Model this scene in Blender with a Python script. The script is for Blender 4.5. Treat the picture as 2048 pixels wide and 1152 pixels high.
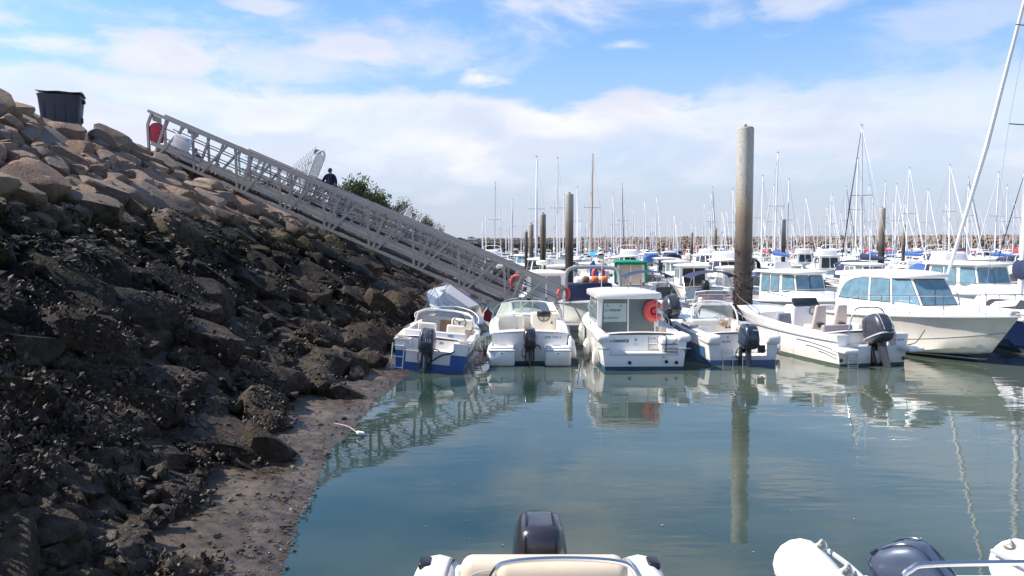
import bpy, bmesh, math, random
from mathutils import Vector, Matrix, noise
from mathutils.bvhtree import BVHTree
R = math.radians
PI = math.pi
rnd = random.Random(7)
scene = bpy.context.scene
for o in list(bpy.data.objects):
    bpy.data.objects.remove(o)
COL = scene.collection

# ------------------------------------------------------------------ camera
CAM_H = 3.1
F = 1536.0                      # focal length in photo pixels
PITCH = math.atan(86.0 / F)
cam_data = bpy.data.cameras.new('camera')
cam = bpy.data.objects.new('camera', cam_data)
COL.objects.link(cam)
cam.location = (0, 0, CAM_H)
cam.rotation_euler = (R(90) - PITCH, 0, 0)
cam_data.sensor_width = 36
cam_data.lens = 27
cam_data.clip_start = 0.1
cam_data.clip_end = 3000
scene.camera = cam

# ------------------------------------------------------------------ light
SUN_EL, SUN_AZ = 46.0, -89.0    # azimuth from +Y towards +X (negative: from the left)
sd = Vector((math.sin(R(SUN_AZ)) * math.cos(R(SUN_EL)), math.cos(R(SUN_AZ)) * math.cos(R(SUN_EL)), math.sin(R(SUN_EL))))
sun_data = bpy.data.lights.new('sun', 'SUN')
sun = bpy.data.objects.new('sun', sun_data)
COL.objects.link(sun)
sun.location = sd * 60
sun.rotation_euler = sd.to_track_quat('Z', 'Y').to_euler()
sun_data.energy = 4.0
sun_data.angle = R(0.5)
sun_data.color = (1.0, 0.94, 0.85)

world = bpy.data.worlds.new('World')
scene.world = world
world.use_nodes = True
scene.view_settings.view_transform = 'Standard'
scene.view_settings.look = 'None'
scene.view_settings.exposure = 0.95
scene.view_settings.gamma = 1


def build_world():
    nt = world.node_tree
    nt.nodes.clear()
    N, K = nt.nodes.new, nt.links.new
    out = N('ShaderNodeOutputWorld')
    bg = N('ShaderNodeBackground')
    bg.inputs['Strength'].default_value = 0.105
    sky = N('ShaderNodeTexSky')
    sky.sky_type = 'NISHITA'
    sky.sun_disc = False
    sky.sun_elevation = R(SUN_EL)
    sky.sun_rotation = R(SUN_AZ)
    sky.altitude = 0
    sky.air_density = 1.0
    sky.dust_density = 0.6
    sky.ozone_density = 2.2
    tc = N('ShaderNodeTexCoord')
    sep = N('ShaderNodeSeparateXYZ')
    K(tc.outputs['Generated'], sep.inputs[0])

    def M(op, a, b=None, c=None, clamp=False):
        n = N('ShaderNodeMath')
        n.operation = op
        n.use_clamp = clamp
        for i, v in enumerate((a, b, c)):
            if v is None:
                continue
            if isinstance(v, (int, float)):
                n.inputs[i].default_value = v
            else:
                K(v, n.inputs[i])
        return n.outputs[0]
    az = M('ARCTAN2', sep.outputs[0], sep.outputs[1])
    el = M('ARCSINE', sep.outputs[2])
    # streaked coordinates: (azimuth, elevation*3)
    cmb = N('ShaderNodeCombineXYZ')
    K(sep.outputs[0], cmb.inputs[0])
    K(sep.outputs[1], cmb.inputs[1])
    K(M('MULTIPLY', sep.outputs[2], 2.6), cmb.inputs[2])

    def noise_n(scale, detail, rough=0.55, off=(0, 0, 0), dist=0.0):
        mp = N('ShaderNodeMapping')
        mp.inputs['Location'].default_value = off
        K(cmb.outputs[0], mp.inputs[0])
        n = N('ShaderNodeTexNoise')
        n.inputs['Scale'].default_value = scale
        n.inputs['Detail'].default_value = detail
        n.inputs['Roughness'].default_value = rough
        n.inputs['Distortion'].default_value = dist
        K(mp.outputs[0], n.inputs[0])
        return n.outputs[0]

    def sstep(v, a, b, lo=0.0, hi=1.0):
        n = N('ShaderNodeMapRange')
        n.interpolation_type = 'SMOOTHSTEP'
        K(v, n.inputs[0])
        n.inputs[1].default_value = a
        n.inputs[2].default_value = b
        n.inputs[3].default_value = lo
        n.inputs[4].default_value = hi
        return n.outputs[0]
    big = noise_n(2.3, 6, 0.5, (3.1, 1.7, 0.4))
    fine = noise_n(7.0, 9, 0.58, (0.3, 4.7, 2.0), 0.3)
    # low stratus bank all round the horizon, top edge wandering with noise
    wob = M('MULTIPLY', M('SUBTRACT', fine, 0.5), R(6.0))
    wob2 = M('MULTIPLY', M('SUBTRACT', big, 0.5), R(9.0))
    e2 = M('ADD', M('ADD', el, wob), wob2)
    bank = M('MULTIPLY', sstep(e2, R(3.5), R(8.5)), sstep(e2, R(11.6), R(10.2)))
    bank = M('MULTIPLY', bank, sstep(big, 0.30, 0.58, 0.35, 1.0))
    bank = M('MULTIPLY', bank, sstep(az, R(-6.0), R(26.0), .95, 0.55))
    # broken wisps higher up
    wis = noise_n(3.6, 9, 0.6, (5.2, 0.9, 1.3), 0.4)
    wisp = M('MULTIPLY', sstep(wis, 0.49, 0.72), sstep(e2, R(9), R(14)))
    wisp = M('MULTIPLY', wisp, 0.75)
    total = M('MAXIMUM', bank, wisp)

    # single cumulus puffs: azimuth, elevation, half sizes (deg), weight
    def px(x, y):
        return math.degrees(math.atan((x - 1024) / F)), math.degrees(math.atan((490 - y) / math.hypot(F, x - 1024)))
    wf = M('MULTIPLY', M('SUBTRACT', fine, 0.5), 5.2)
    for (x, y, sx, sy, w) in [(40, 85, 190, 42, .9), (330, 118, 170, 46, .85), (715, 112, 120, 24, .8), (960, 158, 74, 24, 1.0), (1340, 228, 260, 30, .9),
                              (560, 215, 330, 44, .8), (170, 235, 250, 50, .75), (1600, 18, 90, 26, .6), (1760, 165, 190, 60, .35), (1240, 97, 46, 10, .6), (545, 25, 60, 16, .7), (560, 140, 200, 46, .6), (850, 110, 130, 34, .5),
                              (1900, 40, 200, 40, .4), (200, 300, 420, 60, .6), (800, 290, 420, 70, .55), (1930, 215, 120, 40, .35)]:
        a0, e0 = px(x, y)
        sa, se = math.degrees(sx / F), math.degrees(sy / F)
        da = M('DIVIDE', M('SUBTRACT', az, R(a0)), R(sa))
        de = M('DIVIDE', M('SUBTRACT', el, R(e0)), R(se))
        d = M('SQRT', M('ADD', M('MULTIPLY', da, da), M('MULTIPLY', de, de)))
        d = M('ADD', d, wf)
        total = M('MAXIMUM', total, M('MULTIPLY', sstep(d, 1.3, 0.1), w))
    total = M('MULTIPLY', total, 1.0, clamp=True)
    rgb = N('ShaderNodeRGB')
    rgb.outputs[0].default_value = (5.35, 5.2, 5.4, 1)
    # grey shading inside the clouds
    mixc = N('ShaderNodeMix')
    mixc.data_type = 'RGBA'
    K(sstep(fine, 0.35, 0.65), mixc.inputs[0])
    mixc.inputs[6].default_value = (4.3, 4.25, 4.7, 1)
    K(rgb.outputs[0], mixc.inputs[7])
    mix = N('ShaderNodeMix')
    mix.data_type = 'RGBA'
    K(total, mix.inputs[0])
    # cool maritime haze replacing the warm horizon glow
    hz_ = N('ShaderNodeMix')
    hz_.data_type = 'RGBA'
    K(sstep(el, R(-1), R(17), .95, .0), hz_.inputs[0])
    tint = N('ShaderNodeMix')
    tint.data_type = 'RGBA'
    tint.blend_type = 'MULTIPLY'
    tint.inputs[0].default_value = 1.0
    K(sky.outputs[0], tint.inputs[6])
    tint.inputs[7].default_value = (.76, .93, 1.08, 1)
    K(tint.outputs[2], hz_.inputs[6])
    hz_.inputs[7].default_value = (3.0, 3.2, 3.9, 1)
    K(hz_.outputs[2], mix.inputs[6])
    K(mixc.outputs[2], mix.inputs[7])
    K(mix.outputs[2], bg.inputs[0])
    K(bg.outputs[0], out.inputs[0])


build_world()

# ------------------------------------------------------------------ helpers


def at_depth(px, py, D):
    """photo pixel -> world point at world Y = D"""
    a = (px - 1024) / F
    b = (576 - py) / F
    dy = math.cos(PITCH) + b * math.sin(PITCH)
    dz = -math.sin(PITCH) + b * math.cos(PITCH)
    k = D / dy
    return Vector((a * k, D, CAM_H + dz * k))


def at_z(px, py, z=0.0):
    a = (px - 1024) / F
    b = (576 - py) / F
    dy = math.cos(PITCH) + b * math.sin(PITCH)
    dz = -math.sin(PITCH) + b * math.cos(PITCH)
    k = (z - CAM_H) / dz
    return Vector((a * k, dy * k, z))


def project(p):
    d = Vector(p) - Vector((0, 0, CAM_H))
    zf = d.y * math.cos(PITCH) - d.z * math.sin(PITCH)
    if zf < 0.05:
        return None
    up = d.y * math.sin(PITCH) + d.z * math.cos(PITCH)
    return (1024 + F * d.x / zf, 576 - F * up / zf, zf)


class MB:
    def __init__(s):
        s.v, s.f, s.m, s.cur = [], [], [], 0

    def add(s, vs, fs):
        n = len(s.v)
        s.v += [tuple(p) for p in vs]
        for f in fs:
            s.f.append(tuple(i + n for i in f))
            s.m.append(s.cur)
        return s

    def box(s, c, d, rot=None):
        hx, hy, hz = d[0] / 2, d[1] / 2, d[2] / 2
        vs = [Vector((x, y, z)) for x in (-hx, hx) for y in (-hy, hy) for z in (-hz, hz)]
        if rot is not None:
            vs = [rot @ p for p in vs]
        c = Vector(c)
        return s.add([p + c for p in vs], [(0, 1, 3, 2), (4, 6, 7, 5), (0, 4, 5, 1), (2, 3, 7, 6), (0, 2, 6, 4), (1, 5, 7, 3)])

    def bar(s, p, q, w, h, up=(0, 0, 1)):
        p, q = Vector(p), Vector(q)
        d = (q - p)
        L = d.length
        d.normalize()
        u = Vector(up)
        if abs(d.dot(u)) > .98:
            u = Vector((1, 0, 0))
        sx = d.cross(u).normalized()
        sz = sx.cross(d).normalized()
        rot = Matrix((sx, d, sz)).transposed()
        return s.box((p + q) / 2, (w, L, h), rot)

    def tube(s, pts, r, n=6, caps=True, closed=False):
        pts = [Vector(p) for p in pts]
        k = len(pts)
        rs = r if isinstance(r, (list, tuple)) else [r] * k
        rings = []
        u = None
        for i in range(k):
            if closed:
                d = pts[(i + 1) % k] - pts[i - 1]
            else:
                d = pts[min(i + 1, k - 1)] - pts[max(i - 1, 0)]
            if d.length < 1e-9:
                d = Vector((0, 0, 1))
            d.normalize()
            if u is None:
                u = Vector((0, 0, 1)) if abs(d.z) < .9 else Vector((1, 0, 0))
            u = (u - d * u.dot(d))
            if u.length < 1e-6:
                u = d.orthogonal()
            u.normalize()
            w = d.cross(u)
            rings.append([pts[i] + (u * math.cos(2 * PI * j / n) + w * math.sin(2 * PI * j / n)) * rs[i] for j in range(n)])
        return s.loft(rings, cap=caps and not closed, wrap=closed)

    def loft(s, rings, cap=True, wrap=False):
        n = len(rings[0])
        k = len(rings)
        vs = [p for rg in rings for p in rg]
        fs = []
        for i in range(k - 1 + (1 if wrap else 0)):
            a, b = i * n, ((i + 1) % k) * n
            for j in range(n):
                fs.append((a + j, a + (j + 1) % n, b + (j + 1) % n, b + j))
        if cap:
            fs.append(tuple(range(n - 1, -1, -1)))
            fs.append(tuple((k - 1) * n + j for j in range(n)))
        return s.add(vs, fs)

    def grid(s, rows):
        n = len(rows[0])
        vs = [p for r_ in rows for p in r_]
        fs = []
        for i in range(len(rows) - 1):
            for j in range(n - 1):
                a = i * n + j
                fs.append((a, a + 1, a + n + 1, a + n))
        return s.add(vs, fs)

    def poly(s, pts):
        return s.add(pts, [tuple(range(len(pts)))])

    def prism(s, pts, off):
        off = Vector(off)
        pts = [Vector(p) for p in pts]
        n = len(pts)
        return s.add(pts + [p + off for p in pts], [tuple(range(n - 1, -1, -1)), tuple(range(n, 2 * n))] + [(i, (i + 1) % n, n + (i + 1) % n, n + i) for i in range(n)])

    def lathe(s, prof, n=12, c=(0, 0, 0), axis='Z', rot=None):
        rings = []
        for (r_, h) in prof:
            rg = []
            for j in range(n):
                a = 2 * PI * j / n
                x, y = r_ * math.cos(a), r_ * math.sin(a)
                p = Vector((x, y, h)) if axis == 'Z' else (Vector((x, h, y)) if axis == 'Y' else Vector((h, x, y)))
                if rot is not None:
                    p = rot @ p
                rg.append(p + Vector(c))
            rings.append(rg)
        return s.loft(rings)

    def rbox(s, c, d, r=.05, rot=None, n=3, taper=1.0):
        """box with rounded edges; taper scales the top"""
        hx, hy, hz = d[0] / 2, d[1] / 2, d[2] / 2
        r = min(r, hx * .98, hy * .98, hz * .98)
        rings = []

        def ring(inset, z, k):
            rr = max(r - inset, 0.0008)
            pts = []
            for (sx, sy, a0) in ((1, 1, 0), (-1, 1, 90), (-1, -1, 180), (1, -1, 270)):
                cx, cy = sx * (hx - r), sy * (hy - r)
                for i in range(n + 1):
                    a = R(a0 + 90.0 * i / n)
                    pts.append(Vector(((cx + rr * math.cos(a)) * k, (cy + rr * math.sin(a)) * k, z)))
            return pts
        zs = []
        for i in range(n + 1):
            a = PI / 2 * i / n
            zs.append((r * (1 - math.sin(a)), -hz + r * (1 - math.cos(a))))
        zs = [(i, z) for (i, z) in zs]
        for (i, z) in zs:
            rings.append(ring(i, z, 1 + (taper - 1) * (z + hz) / (2 * hz)))
        for (i, z) in reversed(zs):
            rings.append(ring(i, -z, 1 + (taper - 1) * (-z + hz) / (2 * hz)))
        c = Vector(c)
        rings = [[(rot @ p if rot is not None else p) + c for p in rg] for rg in rings]
        return s.loft(rings)

    def mesh(s, name, mats, smooth=35):
        me = bpy.data.meshes.new(name)
        me.from_pydata(s.v, [], s.f)
        if not isinstance(mats, (list, tuple)):
            mats = [mats]
        for m in mats:
            me.materials.append(m)
        if len(mats) > 1:
            me.polygons.foreach_set('material_index', s.m)
        bm = bmesh.new()
        bm.from_mesh(me)
        bmesh.ops.recalc_face_normals(bm, faces=bm.faces)
        bm.to_mesh(me)
        bm.free()
        if smooth:
            me.polygons.foreach_set('use_smooth', [True] * len(me.polygons))
            me.set_sharp_from_angle(angle=R(smooth))
        me.update()
        return me

    def build(s, name, mats, parent=None, loc=None, rot=None, smooth=35):
        o = bpy.data.objects.new(name, s.mesh(name, mats, smooth))
        COL.objects.link(o)
        if parent is not None:
            o.parent = parent
        if loc is not None:
            o.location = loc
        if rot is not None:
            o.rotation_euler = rot
        return o


def tag(o, label=None, cat=None, group=None, kind=None):
    if label:
        o['label'] = label
    if cat:
        o['category'] = cat
    if group:
        o['group'] = group
    if kind:
        o['kind'] = kind
    return o


def empty(name, loc=(0, 0, 0), rot=(0, 0, 0), label=None, cat=None, group=None):
    o = bpy.data.objects.new(name, None)
    o.empty_display_size = .2
    COL.objects.link(o)
    o.location = loc
    o.rotation_euler = rot
    return tag(o, label, cat, group)


def copy_tree(o, parent=None, kids=None):
    if kids is None:
        kids = {}
        for q in COL.objects:
            if q.parent is not None:
                kids.setdefault(q.parent.name, []).append(q)
    c = o.copy()
    COL.objects.link(c)
    c.parent = parent
    for ch in kids.get(o.name, []):
        copy_tree(ch, c, kids)
    return c


def kid_map():
    kids = {}
    for q in COL.objects:
        if q.parent is not None:
            kids.setdefault(q.parent.name, []).append(q)
    return kids


def arc_pts(a, b, c, n=10):
    """quadratic bezier"""
    a, b, c = Vector(a), Vector(b), Vector(c)
    return [a * (1 - t) ** 2 + b * 2 * t * (1 - t) + c * t * t for t in [i / n for i in range(n + 1)]]


def smooth_path(pts, n=6):
    """Catmull-Rom through the points"""
    P = [Vector(p) for p in pts]
    P = [P[0] * 2 - P[1]] + P + [P[-1] * 2 - P[-2]]
    out = []
    for i in range(1, len(P) - 2):
        for k in range(n):
            t = k / n
            p0, p1, p2, p3 = P[i - 1], P[i], P[i + 1], P[i + 2]
            out.append(.5 * ((2 * p1) + (p2 - p0) * t + (2 * p0 - 5 * p1 + 4 * p2 - p3) * t * t + (3 * p1 - p0 - 3 * p2 + p3) * t ** 3))
    out.append(P[-2])
    return out


def text_mesh(name, body, size, mat, parent, loc, rot, extrude=.002, align='LEFT', sx=1.0, bold=0.0):
    cu = bpy.data.curves.new(name, 'FONT')
    cu.body = body
    cu.size = size
    cu.extrude = extrude
    cu.align_x = align
    cu.offset = bold
    cu.resolution_u = 2
    o = bpy.data.objects.new('tmp_text', cu)
    COL.objects.link(o)
    dg = bpy.context.evaluated_depsgraph_get()
    me = bpy.data.meshes.new_from_object(o.evaluated_get(dg))
    bpy.data.objects.remove(o)
    bpy.data.curves.remove(cu)
    me.materials.clear()
    me.materials.append(mat)
    ob = bpy.data.objects.new(name, me)
    COL.objects.link(ob)
    ob.parent = parent
    ob.location = loc
    ob.rotation_euler = rot
    ob.scale = (sx, 1, 1)
    return ob

# ------------------------------------------------------------------ materials


def pm(name, col, rough=.5, metal=0.0, var=.12, scale=4.0, bump=0.0, bscale=40.0, coat=0.0, alpha=1.0, spec=.5, dirt=None, dirt_amt=0.0, stain=0.0):
    m = bpy.data.materials.new(name)
    m.use_nodes = True
    nt = m.node_tree
    N, K = nt.nodes.new, nt.links.new
    b = nt.nodes['Principled BSDF']
    b.inputs['Roughness'].default_value = rough
    b.inputs['Metallic'].default_value = metal
    b.inputs['Coat Weight'].default_value = coat
    b.inputs['Specular IOR Level'].default_value = spec
    b.inputs['Alpha'].default_value = alpha
    tc = N('ShaderNodeTexCoord')
    nz = N('ShaderNodeTexNoise')
    nz.inputs['Scale'].default_value = scale
    nz.inputs['Detail'].default_value = 6
    K(tc.outputs['Object'], nz.inputs[0])
    mx = N('ShaderNodeMix')
    mx.data_type = 'RGBA'
    c = Vector(col)
    mx.inputs[6].default_value = (*(c * (1 - var)), 1)
    mx.inputs[7].default_value = (*[min(1, x) for x in c * (1 + var)], 1)
    K(nz.outputs[0], mx.inputs[0])
    last = mx.outputs[2]
    if dirt_amt > 0:
        n2 = N('ShaderNodeTexNoise')
        n2.inputs['Scale'].default_value = scale * 2.5
        n2.inputs['Detail'].default_value = 10
        n2.inputs['Roughness'].default_value = .7
        mp = N('ShaderNodeMapping')
        mp.inputs['Scale'].default_value = (1, 1, .35)
        K(tc.outputs['Object'], mp.inputs[0])
        K(mp.outputs[0], n2.inputs[0])
        rp = N('ShaderNodeMapRange')
        rp.inputs[1].default_value = .52
        rp.inputs[2].default_value = .75
        rp.inputs[3].default_value = 0
        rp.inputs[4].default_value = dirt_amt
        K(n2.outputs[0], rp.inputs[0])
        m2 = N('ShaderNodeMix')
        m2.data_type = 'RGBA'
        K(rp.outputs[0], m2.inputs[0])
        K(last, m2.inputs[6])
        m2.inputs[7].default_value = (*(dirt or (.2, .16, .11)), 1)
        last = m2.outputs[2]
    if stain > 0:
        # yellow-brown scum line along the waterline of a hull
        sp_ = N('ShaderNodeSeparateXYZ')
        K(tc.outputs['Object'], sp_.inputs[0])
        ad_ = N('ShaderNodeMath')
        ad_.operation = 'MULTIPLY_ADD'
        K(nz.outputs[0], ad_.inputs[0])
        ad_.inputs[1].default_value = -.35
        K(sp_.outputs[2], ad_.inputs[2])
        r2 = N('ShaderNodeMapRange')
        r2.interpolation_type = 'SMOOTHSTEP'
        K(ad_.outputs[0], r2.inputs[0])
        r2.inputs[1].default_value = .16
        r2.inputs[2].default_value = -.10
        r2.inputs[3].default_value = 0
        r2.inputs[4].default_value = stain
        m4 = N('ShaderNodeMix')
        m4.data_type = 'RGBA'
        K(r2.outputs[0], m4.inputs[0])
        K(last, m4.inputs[6])
        m4.inputs[7].default_value = (.42, .36, .24, 1)
        last = m4.outputs[2]
    K(last, b.inputs['Base Color'])
    rr = N('ShaderNodeMapRange')
    rr.inputs[3].default_value = max(0, rough - .08)
    rr.inputs[4].default_value = min(1, rough + .08)
    K(nz.outputs[0], rr.inputs[0])
    K(rr.outputs[0], b.inputs['Roughness'])
    if bump > 0:
        n3 = N('ShaderNodeTexNoise')
        n3.inputs['Scale'].default_value = bscale
        n3.inputs['Detail'].default_value = 8
        K(tc.outputs['Object'], n3.inputs[0])
        bp = N('ShaderNodeBump')
        bp.inputs['Strength'].default_value = bump
        bp.inputs['Distance'].default_value = .02
        K(n3.outputs[0], bp.inputs['Height'])
        K(bp.outputs[0], b.inputs['Normal'])
    return m


def glass_mat(name, tint, reflect=.12, opac=.35):
    m = bpy.data.materials.new(name)
    m.use_nodes = True
    nt = m.node_tree
    nt.nodes.clear()
    N, K = nt.nodes.new, nt.links.new
    out = N('ShaderNodeOutputMaterial')
    tr = N('ShaderNodeBsdfTransparent')
    tr.inputs[0].default_value = (*tint, 1)
    df = N('ShaderNodeBsdfDiffuse')
    df.inputs[0].default_value = (*[t * .6 for t in tint], 1)
    gl = N('ShaderNodeBsdfGlossy')
    gl.inputs['Roughness'].default_value = .03
    lw = N('ShaderNodeLayerWeight')
    lw.inputs[0].default_value = .25
    m1 = N('ShaderNodeMixShader')
    m1.inputs[0].default_value = opac
    K(tr.outputs[0], m1.inputs[1])
    K(df.outputs[0], m1.inputs[2])
    m2 = N('ShaderNodeMixShader')
    K(lw.outputs['Fresnel'], m2.inputs[0])
    K(m1.outputs[0], m2.inputs[1])
    K(gl.outputs[0], m2.inputs[2])
    K(m2.outputs[0], out.inputs[0])
    return m


M = {}
M['gel'] = pm('white_gelcoat', (.85, .82, .79), .22, var=.02, scale=1.5, coat=.3, dirt=(.45, .40, .32), dirt_amt=.2, stain=.4)
M['gel2'] = pm('cream_gelcoat', (.80, .745, .66), .28, var=.03, scale=1.5, coat=.2, dirt=(.4, .34, .25), dirt_amt=.3, stain=.5)
M['gelgrey'] = pm('grey_gelcoat', (.42, .43, .45), .35, var=.05)
M['nonslip'] = pm('nonslip_deck', (.72, .72, .70), .65, var=.05, scale=8, bump=.2, bscale=120, dirt=(.4, .36, .3), dirt_amt=.25)
M['blue'] = pm('blue_gelcoat', (.014, .095, .31), .35, var=.12, scale=3, coat=.3, dirt=(.05, .06, .05), dirt_amt=.4)
M['bluegrey'] = pm('faded_blue_gelcoat', (.05, .12, .24), .3, var=.12, scale=3, coat=.2, dirt=(.10, .12, .13), dirt_amt=.4)
M['antifoul'] = pm('blue_antifouling', (.015, .07, .13), .7, var=.25, scale=5, dirt=(.05, .06, .03), dirt_amt=.5)
M['antifoul_g'] = pm('green_grey_antifouling', (.06, .09, .08), .7, var=.25, scale=5, dirt=(.05, .06, .03), dirt_amt=.5)
M['antifoul_k'] = pm('dark_antifouling', (.02, .025, .035), .7, var=.25, scale=5)
M['navy'] = pm('navy_gelcoat', (.008, .018, .06), .2, var=.1, coat=.4)
M['navycloth'] = pm('navy_canvas', (.018, .028, .075), .85, var=.2, scale=6, bump=.3, bscale=25)
M['bluecloth'] = pm('blue_canvas', (.035, .10, .30), .85, var=.2, scale=6, bump=.3, bscale=25)
M['skycloth'] = pm('bright_blue_cloth', (.01, .27, .75), .8, var=.15, scale=6)
M['redcloth'] = pm('red_canvas', (.38, .03, .05), .85, var=.2, scale=6, bump=.3, bscale=25)
M['greencloth'] = pm('green_canvas', (.0, .22, .13), .7, var=.15, scale=6)
M['greycloth'] = pm('grey_canvas', (.26, .27, .29), .85, var=.15, scale=6, bump=.3, bscale=25)
M['beigecloth'] = pm('beige_canvas', (.5, .42, .34), .85, var=.15, scale=6, bump=.3, bscale=25)
M['cushion'] = pm('beige_vinyl', (.62, .52, .40), .45, var=.06, scale=6, bump=.08, bscale=90)
M['cushion2'] = pm('taupe_vinyl', (.36, .31, .22), .5, var=.08, scale=6, bump=.08, bscale=90)
M['cushiongrey'] = pm('mauve_grey_vinyl', (.34, .29, .29), .55, var=.08, scale=6)
M['seat'] = pm('rosy_beige_vinyl', (.55, .46, .41), .5, var=.06, scale=6)
M['glass'] = pm('dark_glass', (.02, .026, .03), .06, var=.1, spec=.6)
M['glassgreen'] = pm('grey_green_glass', (.13, .17, .18), .08, var=.15, scale=2, spec=.6)
M['curtain'] = pm('window_with_blue_curtain', (.13, .23, .29), .15, var=.5, scale=5, coat=.8)
M['curtainw'] = pm('window_with_pale_curtain', (.50, .50, .48), .15, var=.2, scale=3, coat=.8)
M['greydoor'] = pm('grey_curtained_door', (.22, .26, .30), .25, var=.15, scale=3, coat=.5)
M['screen'] = glass_mat('green_windscreen', (.68, .82, .76), opac=.25)
M['screenc'] = glass_mat('clear_windscreen', (.82, .86, .87), opac=.15)
M['screenp'] = glass_mat('smoked_windscreen', (.42, .36, .40), opac=.3)
M['steel'] = pm('stainless_steel', (.62, .62, .63), .18, metal=1.0, var=.05)
M['whitemetal'] = pm('white_painted_metal', (.75, .75, .74), .35, var=.04)
M['alu'] = pm('anodised_mast', (.66, .66, .67), .4, metal=.1, var=.06, scale=1)
M['mastwhite'] = pm('white_mast', (.78, .78, .77), .35, var=.04, scale=1)
M['mastwood'] = pm('varnished_mast', (.50, .33, .20), .35, var=.15, scale=3)
M['galv'] = pm('weathered_aluminium', (.285, .262, .25), .6, metal=.1, var=.18, scale=2.2, dirt=(.20, .15, .11), dirt_amt=.55)
M['galvdark'] = pm('dark_handrail_tube', (.17, .16, .16), .5, metal=.2, var=.15)
M['deckgrate'] = pm('gangway_deck', (.07, .065, .06), .8, var=.15, scale=5)
M['black'] = pm('black_plastic', (.012, .012, .014), .35, var=.2, coat=.1)
M['rubber'] = pm('black_rubber', (.02, .02, .02), .75, var=.2)
M['cowl'] = pm('black_cowl', (.022, .022, .028), .28, var=.15, coat=.5)
M['cowlblue'] = pm('dark_blue_cowl', (.020, .030, .055), .25, var=.15, coat=.6)
M['cowlgrey'] = pm('grey_metallic_cowl', (.06, .062, .075), .3, metal=.3, var=.1, coat=.5)
M['cowlfade'] = pm('faded_navy_cowl', (.045, .055, .085), .45, var=.15, coat=.2)
M['cowlsteel'] = pm('steel_blue_cowl', (.06, .08, .125), .42, metal=.2, var=.15, coat=.5)
M['white'] = pm('white_plastic', (.82, .80, .77), .4, var=.03)
M['fender'] = pm('fender_vinyl', (.76, .74, .70), .4, var=.05, dirt=(.35, .32, .26), dirt_amt=.3)
M['rope'] = pm('rope', (.55, .51, .44), .9, var=.2, scale=30, bump=.4, bscale=80)
M['ropedark'] = pm('dark_rope', (.05, .06, .08), .9, var=.3, scale=30)
M['ropepink'] = pm('pink_rope', (.62, .42, .38), .9, var=.2, scale=30)
M['red'] = pm('red_plastic', (.55, .03, .07), .45, var=.1)
M['buoyred'] = pm('coral_red_vinyl', (.72, .10, .09), .6, var=.08, scale=7)
M['orange'] = pm('orange_cloth', (.8, .22, .07), .7, var=.1)
M['wood'] = pm('brown_wood', (.22, .13, .075), .55, var=.25, scale=6)
M['teak'] = pm('teak', (.42, .30, .2), .6, var=.2, scale=8)
M['plank'] = pm('pontoon_planks', (.28, .26, .24), .8, var=.25, scale=6)
M['concrete'] = pm('concrete', (.36, .35, .33), .85, var=.15, scale=2, bump=.3, bscale=20)
M['bin'] = pm('blue_grey_bin_plastic', (.028, .036, .055), .55, var=.2, scale=4)
M['sign'] = pm('white_sign', (.62, .62, .64), .5, var=.04)
M['paper'] = pm('pale_green_paper', (.42, .52, .49), .6, var=.05)
M['ink'] = pm('black_ink', (.02, .02, .022), .6, var=.05)
M['inkgrey'] = pm('grey_ink', (.16, .16, .18), .6, var=.05)
M['inkred'] = pm('faded_red_ink', (.55, .25, .24), .6, var=.05)
M['inkwhite'] = pm('white_ink', (.75, .75, .76), .5, var=.03)
M['skin'] = pm('skin', (.42, .25, .18), .5, var=.08)
M['hair'] = pm('dark_hair', (.03, .022, .018), .6, var=.2)
M['jacket'] = pm('navy_jacket', (.012, .015, .035), .8, var=.2, bump=.3, bscale=20)
M['chino'] = pm('beige_trousers', (.55, .47, .42), .8, var=.1, bump=.3, bscale=20)
M['shirtw'] = pm('white_shirt', (.62, .64, .68), .8, var=.08)
M['greytrs'] = pm('grey_trousers', (.12, .11, .12), .8, var=.1)
M['darkshirt'] = pm('dark_shirt', (.03, .03, .04), .8, var=.2)
M['weed'] = pm('green_weed', (.05, .07, .02), .6, var=.4, scale=20)
M['foam'] = pm('white_foam_plastic', (.8, .8, .8), .6, var=.03)

# ------------------------------------------------------------------ water


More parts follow.
